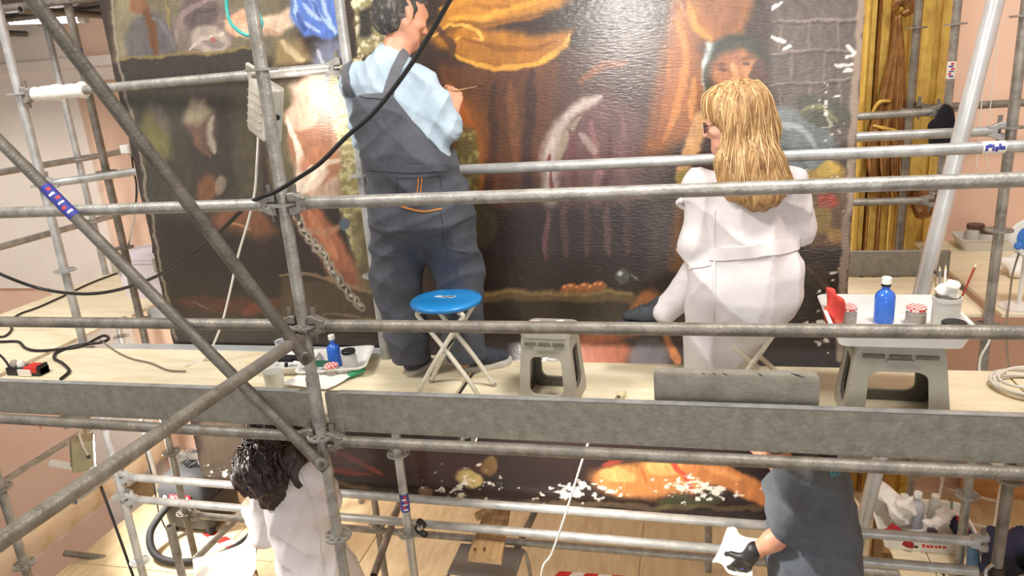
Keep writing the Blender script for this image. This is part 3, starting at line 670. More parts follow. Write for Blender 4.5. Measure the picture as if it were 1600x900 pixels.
strk([(1098, 180), (1085, 215), (1068, 270)], 15, (186, 140, 92), 1, .5, False); ell(1072, 280, 16, 14, 0, (150, 130, 60))
poly([(1060, 290), (1080, 300), (1075, 420), (1045, 420)], (130, 90, 50), .7, 8)
ell(1245, 218, 70, 44, 25, (112, 120, 122), .95); strk([(1205, 196), (1250, 200), (1280, 240)], 7, (164, 174, 176), .8); strk([(1225, 230), (1262, 262)], 8, (78, 84, 86), .8)
ell(1290, 175, 46, 24, 15, (66, 66, 52), .85); strk([(1250, 180), (1280, 165), (1310, 190)], 5, (126, 120, 84), .8); strk([(1290, 175), (1300, 195), (1285, 198)], 3, (190, 186, 166), .7)
poly([(1255, 270), (1310, 248), (1322, 262), (1318, 300), (1270, 300)], (156, 124, 48), 1, 6); ell(1295, 262, 18, 12, -20, (198, 166, 70), .9)
poly([(1255, 300), (1325, 300), (1318, 400), (1262, 400)], (104, 74, 40), .95, 8); ell(1292, 316, 16, 14, 0, (160, 56, 36), .9); ell(1285, 345, 18, 22, 0, (150, 122, 50), .8); ell(1305, 370, 14, 12, 0, (170, 130, 66), .7)
poly([(1245, 390), (1320, 390), (1312, 590), (1150, 590), (1240, 500)], (42, 34, 29), 1, 10); strk([(1262, 420), (1285, 440), (1300, 460)], 5, (120, 104, 84), .7); ell(1278, 432, 18, 22, 0, (66, 54, 40), .7)
# --- below the deck
poly([(300, 600), (1350, 600), (1350, 830), (300, 830)], (34, 21, 19), .93, 18)
poly([(310, 640), (385, 640), (385, 770), (315, 770)], (84, 72, 58), .9, 8)
strk([(520, 705), (560, 720), (600, 742)], 6, (128, 46, 32), .8); strk([(515, 735), (580, 740)], 6, (120, 40, 30), .7); ell(545, 712, 40, 22, 0, (74, 56, 54), .6); strk([(512, 750), (580, 764)], 5, (110, 92, 58), .7)
ell(690, 730, 70, 30, 0, (60, 30, 24), .7); ell(735, 748, 22, 14, 20, (200, 176, 110), .9); ell(765, 728, 14, 16, 0, (120, 92, 52), .8); ell(665, 768, 12, 8, 0, (150, 120, 84), .7)
ell(985, 752, 62, 27, 6, (186, 122, 66), 1, .5); ell(1050, 742, 60, 32, 8, (186, 124, 68), 1, .5); ell(965, 742, 30, 12, 10, (226, 168, 104), .7); ell(1045, 730, 34, 12, 0, (230, 170, 104), .7); strk([(1000, 728), (1012, 756)], 6, (150, 84, 44), .6)
strk([(1085, 726), (1130, 745), (1190, 775)], 22, (186, 116, 64), 1, .4, False); strk([(1100, 728), (1160, 752)], 8, (220, 156, 96), .6); strk([(1052, 718), (1072, 748), (1080, 772)], 7, (190, 62, 44), .9); strk([(940, 724), (970, 718)], 5, (170, 60, 44), .7)
for cx, cy in ((1040, 786), (1062, 782), (1085, 788), (1110, 782)): ell(cx, cy, 16, 9, 0, (62, 66, 42), .8, .7)
strk([(520, 778), (800, 785), (1190, 797)], 6, (116, 100, 70), .55, .6, False)
# surface: fine brush grain, losses, worn right edge
CL *= (.86+.28*fbm(U/5, Vv/14, 31, 3))[:, None]
CL *= (.9+.2*fbm(U/40, Vv/40, 37, 3))[:, None]
n1 = fbm(U/10, Vv/6, 41, 5); n2 = fbm(U/60, Vv/60, 43, 2)
den = np.maximum(np.exp(-((Vv-770)/24.)**2)*(U > 560)*.10, 0)+np.exp(-((U-1300)/40.)**2)*.07*(Vv > 100)+np.exp(-((U-1275)/40.)**2-((Vv-500)/50.)**2)*.12+np.exp(-((U-1200)/90.)**2-((Vv-80)/60.)**2)*.04+np.exp(-((U-350)/35.)**2-((Vv-738)/16.)**2)*.2+np.exp(-((U-740)/50.)**2-((Vv-745)/26.)**2)*.08+np.exp(-((U-890)/60.)**2-((Vv-765)/20.)**2)*.09+np.exp(-((U-1090)/60.)**2-((Vv-765)/28.)**2)*.08
put(sstep((n1*.75+n2*.25-(.83-den*1.9))*22), (236, 230, 216), .92)
for pts in ([(1322, 70), (1335, 85), (1320, 90)], [(1305, 105), (1336, 104)], [(1318, 115), (1336, 112)], [(1205, 60), (1230, 66)], [(1206, 12), (1225, 2)], [(1225, 78), (1238, 74)], [(1326, 250), (1328, 300), (1322, 345)]): strk(pts, 4.5, (240, 236, 226), .95)
strk([(1348, -60), (1340, 100), (1322, 380), (1311, 560)], 8, (150, 130, 112), .9, .5, False)
strk([(168, -60), (182, 60), (238, 350), (272, 530)], 3, (150, 140, 120), .7, .6, False)
# mesh with depth
nv = nx*nz; relief = (fbm(U/9, Vv/9, 51, 3)-.5)*.0006
V3 = PW.copy(); V3[:, 1] += relief
edge = (fbm(np.zeros(nz)+3, np.arange(nz)/14., 61, 3)-.5)*.012
V3 = V3.reshape(nx, nz, 3)
for k in range(8): V3[nx-1-k, :, 0] += edge*(1-k/8.); V3[k, :, 0] += edge[::-1]*(1-k/8.)
V3 = V3.reshape(-1, 3)
ii = np.arange(nv).reshape(nx, nz)
Q = np.stack([ii[:-1, :-1], ii[1:, :-1], ii[1:, 1:], ii[:-1, 1:]], -1).reshape(-1, 4)
pm = thing('painting', 'large dark old-master canvas with ochre drapery, flaking at its edges', 'painting', (PX0, PY_, PZ0))
me = bpy.data.meshes.new('painted_canvas'); me.from_pydata((V3-A(PX0, PY_, PZ0)).tolist(), [], Q.tolist())
ca = me.color_attributes.new('pigment', 'FLOAT_COLOR', 'POINT')
c01 = np.clip(CL/255, 0, 1); cl = np.where(c01 <= .04045, c01/12.92, ((c01+.055)/1.055)**2.4)
ca.data.foreach_set('color', np.concatenate([cl, np.ones((nv, 1))], 1).astype(np.float32).ravel())
pmt = bpy.data.materials.new('varnished_oil_paint'); pmt.use_nodes = True; N = pmt.node_tree.nodes; L = pmt.node_tree.links; b = N['Principled BSDF']
at_ = N.new('ShaderNodeAttribute'); at_.attribute_name = 'pigment'; L.new(at_.outputs['Color'], b.inputs['Base Color'])
b.inputs['Roughness'].default_value = .36; b.inputs['Specular IOR Level'].default_value = .5
b.inputs['Coat Weight'].default_value = .8; b.inputs['Coat Roughness'].default_value = .2
tc = N.new('ShaderNodeTexCoord'); nn = N.new('ShaderNodeTexNoise'); nn.inputs['Scale'].default_value = 70; nn.inputs['Detail'].default_value = 5
mp = N.new('ShaderNodeMapping'); mp.inputs['Scale'].default_value = (.5, 1, 1.6); L.new(tc.outputs['Object'], mp.inputs[0]); L.new(mp.outputs[0], nn.inputs['Vector'])
bp = N.new('ShaderNodeBump'); bp.inputs['Strength'].default_value = .35; bp.inputs['Distance'].default_value = .006; L.new(nn.outputs[0], bp.inputs['Height']); L.new(bp.outputs[0], b.inputs['Normal']); L.new(bp.outputs[0], b.inputs['Coat Normal'])
o = link('painted_canvas', me, pmt, pm, True, 0)
LIN = mat('raw_linen', (150, 130, 104), .9, 0, (124, 104, 80), 30)
MB().box((PX0+.01, PY_+.002, PZ0+.006), (PX1-.01, PY_+.012, PZ1-.01)).obj('canvas_back', LIN, pm, smooth=False)
for lo, hi in (((PX0+.03, PY_+.013, PZ0+.03), (PX1-.03, PY_+.05, PZ0+.11)), ((PX0+.03, PY_+.013, PZ1-.12), (PX1-.03, PY_+.05, PZ1-.03)), ((PX0+.03, PY_+.013, PZ0+.11), (PX0+.11, PY_+.05, PZ1-.12)), ((PX1-.11, PY_+.013, PZ0+.11), (PX1-.03, PY_+.05, PZ1-.12)), ((-1.16, PY_+.013, PZ0+.11), (-1.08, PY_+.05, PZ1-.12))):
    MB().box(lo, hi).obj('stretcher_bar', WOOD, pm, smooth=False)

# ================================================================ GILDED FRAME
gf = thing('gilded_frame', 'gilded altarpiece frame with fluted mouldings at right of the painting', 'frame', (1.10, 5.45, LZ))
prof = [(1.10, 5.64), (1.10, 5.56), (1.13, 5.53), (1.155, 5.52), (1.165, 5.56)]
def bar(x, w, y, d, m, round_=True):
    if round_:
        a = np.linspace(0, math.pi, 9); P = np.array([(x+w/2*math.cos(q), y-d*math.sin(q), LZ+.001) for q in a]); P = np.vstack([P, [(x-w/2, 5.69, LZ+.001), (x+w/2, 5.69, LZ+.001)]])
    else: P = np.array([(x-w/2, y-d, LZ+.001), (x+w/2, y-d, LZ+.001), (x+w/2, 5.69, LZ+.001), (x-w/2, 5.69, LZ+.001)])
    MB().prism(P, (0, 0, 4.9)).obj('moulding', m, gf)
bar(1.155, .05, 5.58, .03, GOLD); bar(1.20, .035, 5.62, .01, GOLD, False); bar(1.235, .022, 5.60, .035, GOLDD); bar(1.275, .05, 5.62, .012, GOLD, False); bar(1.315, .03, 5.60, .03, GOLDD)
bar(1.35, .04, 5.62, .01, GOLD, False); bar(1.395, .05, 5.60, .03, GOLD); bar(1.44, .035, 5.62, .01, GOLD, False); bar(1.475, .03, 5.60, .03, GOLDD); bar(1.53, .075, 5.61, .012, GOLD, False); bar(1.59, .05, 5.62, .004, GOLD, False); bar(1.635, .05, 5.60, .012, GOLD, False)
# carved tassel hanging on the frame
def carv(name, pix, rs, Y, m, parent): MB().sweep(spline([at(*p, y=Y) for p in pix], 6), np.interp(np.linspace(0, 1, (len(pix)-1)*6+1), np.linspace(0, 1, len(rs)), rs), 14).obj(name, m, parent, angle=0)
ts = thing('carved_tassel', 'carved bronze-gold tassel ornament hanging on the gilded frame', 'ornament', at(1405, 320, y=5.5))
carv('knot', [(1398, 18), (1402, 4), (1416, 2), (1422, 14), (1410, 22)], [.02, .035, .036, .034, .02], 5.48, GOLDD, ts)
for dx0, dx1, r1, m_ in ((0, -22, .03, GOLDD), (4, -8, .032, GOLDD), (8, 4, .03, GOLDD), (10, 14, .024, GOLDD)):
    carv('fold', [(1402+dx0*.3, 22), (1400+dx0*.5+dx1*.2, 80), (1394+dx0*.7+dx1*.6, 150), (1388+dx0+dx1, 210), (1386+dx0+dx1, 262), (1392+dx0+dx1*.8, 312)], [.012, .022, r1, r1*1.25, r1*1.2, .012], 5.50-(.006*dx0 % .02), m_, ts)
carv('hem', [(1362, 178), (1374, 160), (1392, 158)], [.008, .016, .01], 5.46, GOLD, ts); carv('hem', [(1364, 196), (1380, 200), (1402, 204)], [.008, .014, .008], 5.46, GOLD, ts)
sc = thing('carved_scroll', 'rounded reddish gilt carving low on the frame, half behind the leaning pole', 'ornament', at(1440, 345, y=5.45))
S = SDF(.03).cap(at(1432, 300, y=5.42), at(1445, 322, y=5.38), .07, .085).cap(at(1445, 322, y=5.38), at(1440, 336, y=5.4), .07, .03)
S.disp = folds([((1, 0, -.6), 60, .004, 0)]); S.mesh('carving', GOLDD, sc, .012)
# ================================================================ PEOPLE
def basis(f, up=(0, 0, 1)):
    f = nrm(f); r = nrm(np.cross(f, up)); u = np.cross(r, f); return f, r, u
def head_sdf(S, c, f, s=1.0, up=(0, 0, 1)):
    """head with brow, nose, lips, chin and ears; c centre of the skull"""
    f, r, u = basis(f, up); P = lambda a, b, d: c+s*(a*f+b*r+d*u)
    S.cap(P(.012, 0, .035), P(-.028, 0, .03), .082*s, .086*s, None, .03)
    S.cap(P(.03, 0, .0), P(.04, 0, -.075), .066*s, .05*s, (r, 1.05), .03)
    S.cap(P(.072, 0, -.095), P(.06, 0, -.09), .026*s, .03*s, None, .025)
    S.cap(P(.045, -.035, -.07), P(-.01, -.055, -.03), .03*s, .03*s, None, .02); S.cap(P(.045, .035, -.07), P(-.01, .055, -.03), .03*s, .03*s, None, .02)
    S.cap(P(.085, -.03, .03), P(.085, .03, .03), .013*s, .013*s, None, .02)
    S.cap(P(.092, 0, .012), P(.114, 0, -.028), .009*s, .013*s, None, .012)
    S.cap(P(.094, -.012, -.036), P(.094, .012, -.036), .009*s, .009*s, None, .01)
    S.cap(P(.086, -.018, -.058), P(.086, .018, -.058), .0075*s, .0075*s, None, .006); S.cap(P(.085, -.015, -.070), P(.085, .015, -.070), .0085*s, .0085*s, None, .006)
    for q in (-1, 1):
        S.cap(P(.068, q*.045, -.015), P(.055, q*.055, -.02), .022*s, .02*s, None, .02)
        S.cap(P(-.005, q*.082, .018), P(.0, q*.084, -.022), .019*s, .012*s, [(r, 2.2)], .006)
        S.cap(P(-.018, q*.090, .02), P(-.012, q*.090, -.012), .007*s, .006*s, None, .004)
    return P
def eyes(P, s, parent, f):
    for q in (-1, 1):
        c = P(.080, q*.031, .006)
        e = MB().lathe([(.001, -.011), (.008, -.008), (.0115, 0), (.008, .008), (.001, .0115)], c, 14, f).obj('eye', WHITEP, parent, angle=0)
        MB().lathe([(.0055, .0098), (.003, .0116), (.0008, .0122)], c, 12, f).obj('iris', BLACKP, e)
        MB().sweep(spline([P(.091, q*.017, .024), P(.094, q*.03, .03), P(.086, q*.046, .026)], 4), [.002]+[.0035]*7+[.0015], 6).obj('eyebrow', GREYH, parent)
def hand(S, w, d, n, side, curl=.6, s=1.0, k=.006):
    """w wrist, d palm direction, n back-of-hand normal, side +1 thumb towards cross(d,n)"""
    d = nrm(d); n = nrm(n-d*(n@d)); t = np.cross(d, n)*side
    for j, off in enumerate((.030, .010, -.010, -.028)):
        S.cap(w+d*.01*s+t*off*.6*s, w+d*.085*s+t*off*s, .013*s, .0115*s, None, .012)
        L = (.040, .045, .042, .033)[j]*s; p = w+d*.088*s+t*off*1.05*s; a = 0
        for b_, q in enumerate((1, .68, .55)):
            a += curl*(.55, .8, .6)[b_]; e = p+(d*math.cos(a)-n*math.sin(a))*L*q
            S.cap(p, e, (.0095, .0086, .0078)[b_]*s, (.0086, .0078, .0068)[b_]*s, None, k); p = e
    b0 = w+d*.025*s+t*.028*s; b1 = b0+(d*.55+t*.7-n*.35)*.042*s; b2 = b1+(d*.85+t*.25-n*.45)*.033*s; b3 = b2+(d*.8-t*.1-n*.6)*.026*s
    S.cap(b0, b1, .0145*s, .0115*s, None, .012); S.cap(b1, b2, .011*s, .0098*s, None, k); S.cap(b2, b3, .0096*s, .0078*s, None, k)
def shoe(parent, heel, toe, m_up, m_sole, w=.048, h=.075, sole=.028, laces=True):
    heel = np.asarray(heel, float); toe = np.asarray(toe, float); d = toe-heel; L = np.linalg.norm(d); f = d/L; up = nrm(np.cross(np.cross(f, A(0, 0, 1)), f)); r = np.cross(f, up)
    sh = bpy.data.objects.new('shoe', None); COL.objects.link(sh); sh.parent = parent; sh.location = tuple(heel-wloc(parent))
    n = 36; out = []
    for i in range(n):
        a = 2*math.pi*i/n; x = (1-math.cos(a))/2; wd = w*(.78+.30*sstep((x-.3)/.5)-.28*sstep((x-.85)/.3))*math.sqrt(max(1-abs(2*x-1)**3.2, 0))
        out.append(heel+f*L*x+r*wd*(1 if math.sin(a) >= 0 else -1))
    MB().prism(np.array(out), up*sole).obj('sole', m_sole, sh, bevel=.004)
    S = SDF(.03); b = heel+up*(sole+.004)
    S.cap(b+f*.045+up*.02, b+f*L*.5+up*.022, w*.80, w*.86); S.cap(b+f*L*.5+up*.02, b+f*(L-.05)+up*.006, w*.86, w*.72); S.cap(b+f*.05+up*.03, b+f*.055+up*h, w*.78, w*.9)
    S.clips.append(lambda x, y, z: -((x-b[0])*up[0]+(y-b[1])*up[1]+(z-b[2])*up[2]))
    S.mesh('upper', m_up, sh, .007)
    if laces:
        for q in range(4):
            c = b+f*L*(.42+.09*q); P = S.snap(np.array([c+up*(.075-.01*q)+r*t for t in np.linspace(-.022, .022, 6)]), .002)
            MB().sweep(P, .0022, 6).obj('lace', m_up, sh)
def strands(S, name, m, parent, roots, step, n, r, curl=0, cfreq=0, jitter=.004, seed=1, off=.002, keep=None):
    """hair locks that follow the surface of the hair mass downwards"""
    g = np.random.default_rng(seed); P = np.asarray(roots, float); N0 = len(P); path = [S.snap(P, off)]; sway = g.normal(0, .25, (N0, 3))
    for i in range(n):
        p = path[-1]; nn = S.grad(p); d = A(0, 0, -1)+sway*.5; d = d-nn*(d*nn).sum(1)[:, None]; d /= np.linalg.norm(d, axis=1)[:, None]+1e-9
        path.append(S.snap(p+d*step, off, 3))
    path = np.array(path); mb = MB(); ph = g.uniform(0, 6.28, N0)
    for j in range(N0):
        q = path[:, j].copy(); nn = S.grad(q)
        if curl:
            t = np.arange(len(q)); ti = np.linspace(0, len(q)-1, len(q)*3); q = np.stack([np.interp(ti, t, q[:, a]) for a in range(3)], 1); nn = np.stack([np.interp(ti, t, nn[:, a]) for a in range(3)], 1)
            T = np.gradient(q, axis=0); T /= np.linalg.norm(T, axis=1)[:, None]+1e-9; W = np.cross(T, nn); a = ti*cfreq+ph[j]
            q = q+curl*(np.cos(a)[:, None]*W+np.abs(np.sin(a))[:, None]*nn)
        L = len(q) if keep is None else max(4, int(len(q)*(keep[0]+(keep[1]-keep[0])*g.random())))
        q = q[:L]; rr = r*(.7+.6*g.random())*np.sqrt(np.clip(1-np.linspace(0, 1, L)**4, .02, 1)); mb.sweep(q, rr, 5, True)
    return mb.obj(name, m, parent, angle=0, recalc=False)

# ---------------------------------------------------------------- standing man in overalls
g_ = 'restorers at work on the scaffold'
p1 = thing('person', 'man in light blue shirt and charcoal overalls standing with his back turned', 'person', (-1.2, 3.02, DZ))
fb = nrm(A(.30, .95, 0)); rb = A(fb[1], -fb[0], 0)
j = dict(hipL=at(616, 318, y=3.0), hipR=at(690, 318, y=2.99), knL=at(619, 432, y=3.09), knR=at(716, 425, y=3.12), anL=at(644, 566, y=3.09), anR=at(727, 560, y=3.12),
         wa=at(642, 250, y=2.98), ch=at(622, 190, y=2.99), ub=at(606, 135, y=3.0), nk=at(613, 92, y=3.03), hd=at(628, 26, y=3.08), shL=at(560, 128, y=3.03), shR=at(656, 132, y=2.98))
elR = at(696, 202, y=2.98); wrR = at(707, 176, y=3.17); elL = at(572, 215, y=3.15); wrL = at(640, 195, y=3.28)
hf = nrm(A(.66, .68, -.34))
B = SDF(.03)
HP = head_sdf(B, j['hd'], hf, 1.02, nrm(A(.15, .12, 1)))
B.cap(j['nk']+A(0, 0, -.02), j['hd']+A(-.005, -.005, -.05), .062, .057)
B.chain([j['ub'], j['ch'], j['wa'], (j['hipL']+j['hipR'])/2], [.13, .15, .165, .15], (fb, 1.3), .05)
B.cap(j['shL'], j['shR'], .05)
B.chain([j['shR'], elR, wrR], [.05, .04, .028]); B.chain([j['shL'], elL, wrL], [.05, .04, .028])
B.chain([j['hipL'], j['knL'], j['anL']], [.085, .058, .042]); B.chain([j['hipR'], j['knR'], j['anR']], [.085, .058, .042])
hand(B, wrR, nrm(at(711, 150, y=3.22)-wrR), A(.7, -.5, .5), -1, .75); hand(B, wrL, A(.6, .5, .2), A(-.3, -.5, .8), 1, .8)
B.mesh('body', SKIN, p1, .0068)
eyes(HP, 1, p1, hf)
H = SDF(.03)
H.cap(HP(-.0, 0, .062), HP(-.045, 0, .045), .083, .084); H.cap(HP(-.05, -.02, .0), HP(-.05, .02, .0), .072, .072); H.cap(HP(-.06, -.02, -.045), HP(-.06, .02, -.045), .045, .045); H.cap(HP(.045, -.02, .085), HP(.045, .02, .085), .047, .047)
for q in (-1, 1): H.cap(HP(.01, q*.072, .025), HP(.012, q*.074, .0), .016, .009)
H.disp = folds([((1, .3, .2), 230, .0016, 0), ((.2, 1, .5), 190, .0016, 1)]); H.mesh('hair', GREYH, p1, .007)
S = SDF(.035)
S.chain([j['ub']+A(0, 0, .0), j['ch'], j['wa']], [.150, .178, .185], (fb, 1.32), .05); S.cap(j['shL'], j['shR'], .076, .078, None, .05)
S.cap(j['nk']+A(0, 0, -.045), j['nk']+A(0, .01, .005), .088, .072, None, .03)
S.chain([j['shR'], (j['shR']+elR)/2+rb*.012, elR], [.074, .072, .064]); S.cap(elR, elR*.6+wrR*.4, .064, .056)
S.chain([j['shL'], elL], [.078, .066]); S.cap(elL, elL*.5+wrL*.5, .066, .056)
S.disp = folds([((.5, .2, 1), 38, .0045, 0), ((1, .3, -.8), 52, .0038, 2), ((.9, 0, .5), 90, .002, 1)])
S.mesh('shirt', SHIRT, p1, .0085)
# collar
cc = j['nk']+A(.0, .006, -.012); ang = np.linspace(0, 2*math.pi, 40)
ring = np.array([cc+rb*.078*math.cos(a)+fb*.070*math.sin(a)+A(0, 0, -.018*math.sin(a)) for a in ang]); MB().sweep(ring, .016, 10, False).obj('collar', SHIRT, p1, angle=0)
MB().sweep(np.array([elR*.54+wrR*.46+(-.0)*rb+.058*(math.cos(a)*rb+math.sin(a)*nrm(np.cross(wrR-elR, rb))) for a in ang]), .011, 8, False).obj('rolled_cuff', SHIRT, p1, angle=0)
O = SDF(.045); hm = (j['hipL']+j['hipR'])/2
O.chain([j['ub']+A(0, 0, -.01), j['ch'], j['wa'], hm+A(0, 0, .02)], [.178, .204, .213, .205], (fb, 1.26), .05)
O.chain([j['hipL']+A(.02, 0, .02), j['knL'], j['anL']], [.140, .118, .100], None, .05); O.chain([j['hipR']+A(-.01, 0, .02), j['knR'], j['anR']], [.146, .116, .100], None, .05)
O.cap(j['hipL']+A(.03, -.055, -.03), j['hipR']+A(-.03, -.055, -.03), .11, .11)
# back panel: straight top, then slanting down to the right flank
tA = at(608, 150, y=2.82); tB = at(694, 256, y=2.84); nd = nrm(A(-(tB-tA)[2], 0, (tB-tA)[0])); nd = nd if nd[2] > 0 else -nd
O.clips += [lambda x, y, z: z-tA[2]-.01*np.sin(9*x), lambda x, y, z: (x-tA[0])*nd[0]+(z-tA[2])*nd[2]]
zl = DZ+.075; O.clips.append(lambda x, y, z: zl-z)
O.disp = folds([((.3, .2, 1), 42, .004, 0), ((.8, .2, .7), 30, .004, 1), ((-.7, .3, 1), 64, .0026, 3)])
O.mesh('overalls', OVER, p1, .0085)
SO = SDF(.035); SO.p = S.p+O.p; SO.disp = S.disp
strip(S, [(606, 154), (612, 130), (622, 104), (632, 84), (640, 72)], .042, .008, 'strap', STRAP, p1)
strip(S, [(548, 150), (541, 132), (539, 115), (545, 100)], .04, .008, 'strap', STRAP, p1)
strip(O, [(556, 150), (580, 149), (606, 152)], .022, .0035, 'top_hem', STRAP, p1)
strip(O, [(560, 258), (600, 262), (650, 264), (700, 262)], .030, .0025, 'waist_seam', OVER, p1)
ST = mat('orange_stitching', (196, 122, 50), .7)
for dx in (0, 5): strip(O, [(654+dx, 274), (653+dx, 290), (651+dx, 310)], .004, .0015, 'stitching', ST, p1)
strip(O, [(618, 275), (650, 275), (688, 272)], .012, .0025, 'pocket_edge', OVER, p1); strip(O, [(688, 274), (690, 300), (680, 325)], .006, .002, 'pocket_edge', OVER, p1); strip(O, [(618, 277), (620, 305), (628, 326)], .006, .002, 'pocket_edge', OVER, p1)
strip(O, [(690, 330), (694, 350), (700, 385), (730, 392)], .010, .0025, 'pocket_edge', OVER, p1); strip(O, [(626, 322), (660, 330), (690, 326)], .006, .002, 'pocket_edge', ST, p1)
shoe(p1, at(636, 592, z=DZ)+A(0, .02, .001), at(672, 566, z=DZ)+A(0, 0, .001), SHOEM, SOLE, .052)
shoe(p1, at(724, 584, z=DZ)+A(0, .02, .001), at(800, 565, z=DZ)+A(0, 0, .001), SHOEM, SOLE, .050)
bh = wrR+nrm(at(711, 150, y=3.22)-wrR)*.10
t = thing('paintbrush', 'fine retouching brush held in the standing man\'s hand', 'brush', bh)
MB().sweep([bh+A(-.07, -.06, .03), bh+A(.0, .0, .01), bh+A(.075, .10, .02)], [.0025, .0035, .0025], 8).obj('handle', WOOD, t); MB().sweep([bh+A(.075, .10, .02), bh+A(.092, .125, .022)], [.003, .001], 8).obj('bristles', BLACKP, t)

# ---------------------------------------------------------------- seated woman in a white coat
p2 = thing('person', 'seated woman with long blonde hair and glasses in a belted white coat', 'person', (.2, 2.98, DZ))
fb = nrm(A(-.22, .97, 0)); rb = A(fb[1], -fb[0], 0)
hd = at(1146, 192, y=2.96); hf = nrm(A(-.97, .20, -.14)); shL = at(1096, 292, y=2.99); shR = at(1232, 288, y=2.94); nk = at(1160, 250, y=2.95)
ub = at(1166, 300, y=2.96); ch = at(1172, 345, y=2.97); wa = at(1176, 395, y=2.96); hp = at(1172, 462, y=2.95)
elL = at(1088, 378, y=2.98); wrL = at(1078, 396, y=3.18); elR = at(1250, 356, y=3.02); wrR = at(1222, 330, y=3.24)
knL = at(1092, 432, y=3.12); anL = at(1040, 486, y=3.09); knR = at(1150, 440, y=3.22); anR = at(1120, 562, y=3.10)
B = SDF(.03); HP = head_sdf(B, hd, hf, .96)
B.cap(nk+A(0, 0, -.03), hd+A(.01, 0, -.05), .05, .046); B.chain([ub, ch, wa, hp], [.11, .12, .12, .14], (fb, 1.3), .05); B.cap(shL, shR, .045)
B.chain([shL, elL, wrL], [.044, .036, .024]); B.chain([shR, elR, wrR], [.044, .036, .024]); B.chain([hp+A(-.06, .02, -.02), knL, anL], [.08, .055, .036]); B.chain([hp+A(.04, .02, -.02), knR, anR], [.08, .055, .036])
hand(B, wrL, A(-.3, .9, .1), A(-.4, 0, .9), 1, .6, .92); hand(B, wrR, A(-.3, .9, .25), A(.4, -.1, .9), -1, .7, .92)
B.mesh('body', SKINP, p2, .0068); eyes(HP, .96, p2, hf)
# hair
H = SDF(.045); s_ = .96
H.cap(HP(.005, 0, .060), HP(-.045, 0, .045), .092, .096); H.cap(HP(-.045, 0, .045), HP(-.075, .0, -.05), .096, .082)
H.cap(HP(.060, -.015, .092), HP(.06, .015, .092), .044, .044)
H.cap(HP(.025, -.066, .065), HP(-.02, -.078, .0), .028, .026); H.cap(HP(.045, .060, .055), HP(.01, .075, .0), .034, .030); 
b1 = at(1178, 262, y=2.87); b2 = at(1186, 300, y=2.835); 
H.cap(HP(-.07, .01, -.04), b1, .085, .080, (A(0, 1, 0), 1.25)); H.cap(b1, b2, .09, .078, (A(0, 1, 0), 1.5)); H.cap(at(1136, 258, y=2.88), at(1138, 290, y=2.85), .05, .036, (A(0, 1, 0), 1.4)); H.cap(at(1210, 258, y=2.88), at(1232, 290, y=2.86), .045, .022, (A(0, 1, 0), 1.4))
H.cap(HP(-.02, -.078, .0), at(1142, 250, y=2.88), .035, .04)
for q, px_ in enumerate((1140, 1158, 1176, 1195, 1212)): H.cap(at(px_+6, 285, y=2.845), at(px_+4, 312-(q % 2)*6, y=2.83), .028, .010)
H.disp = folds([((1, .5, .05), 150, .0022, 0), ((.6, 1, 0), 110, .002, 2)]); H.mesh('hair', BLOND, p2, .0075)
g = np.random.default_rng(4); th = g.uniform(0, 2*math.pi, 420); el = g.uniform(.05, 1.25, 420)
roots = np.array([HP(-.03+.1*math.cos(a)*math.sin(e_), .1*math.sin(a)*math.sin(e_), .06+.1*math.cos(e_)) for a, e_ in zip(th, el)])
ok = np.array([((q-hd)@hf < .028) for q in roots]); roots = roots[ok]
strands(H, 'hair_strand', BLOND2, p2, roots[:170], .021, 21, .0024, 0, 0, keep=(.75, 1.), seed=5); strands(H, 'hair_strand', BLOND, p2, roots[170:330], .021, 20, .0026, 0, 0, keep=(.7, 1.), seed=6)
# glasses and earring
gl = bpy.data.objects.new('glasses', None); COL.objects.link(gl); gl.parent = p2; gl.location = tuple(hd-wloc(p2))
WIRE = mat('dark_wire', (60, 44, 44), .35, .6)
for q in (-1, 1):
    a = np.linspace(0, 2*math.pi, 25); c = HP(.108, q*.033, .002)
    f_, r_, u_ = basis(hf); MB().sweep([c+r_*.023*math.cos(k)+u_*.019*math.sin(k)-f_*.004*abs(math.cos(k)) for k in a], .0016, 6, False).obj('rim', WIRE, gl)
    MB().lathe([(.022, 0), (.022, .0012)], c, 24, hf).obj('lens', CLEAR, gl)
    MB().sweep([HP(.104, q*.057, .008), HP(.05, q*.082, .012), HP(-.005, q*.092, .014)], .0018, 6).obj('temple', WIRE, gl)
MB().sweep([HP(.108, -.011, .006), HP(.113, 0, .01), HP(.108, .011, .006)], .0016, 6).obj('bridge', WIRE, gl)
c = HP(.004, -.094, -.045); a = np.linspace(0, 2*math.pi, 22); MB().sweep([c+A(math.cos(k)*.011, 0, math.sin(k)*.014) for k in a], .0018, 6, False).obj('earring', mat('gold_metal', (220, 170, 90), .25, 1), p2)
# coat
S = SDF(.05)
S.chain([ub, ch, wa], [.138, .150, .150], (fb, 1.25), .05); S.cap(shL, shR, .066, .068, None, .05); S.cap(wa, hp, .150, .190, (fb, 1.1), .05)
S.cap(at(1160, 255, y=2.95), at(1162, 275, y=2.95), .065, .09)
S.chain([shL, elL], [.070, .066]); S.cap(elL, elL*.55+wrL*.45, .068, .058); S.chain([shR, elR], [.068, .062]); S.cap(elR, wrR, .062, .046)
S.cap(at(1212, 430, y=2.94), at(1218, 458, y=2.95), .110, .098)
S.cap(hp+A(-.05, .05, .0), knL+A(.06, 0, 0), .13, .075)
S.cap(at(1118, 430, y=2.98), at(1105, 640, y=3.0), .118, .118, (fb, 1.15), .05); S.cap(at(1150, 470, y=2.96), at(1132, 620, y=2.98), .10, .06, (fb, 1.3), .05); S.cap(at(1190, 470, y=2.95), at(1155, 560, y=2.97), .09, .03, None, .05)
S.clips.append(lambda x, y, z: DZ+.035-z)
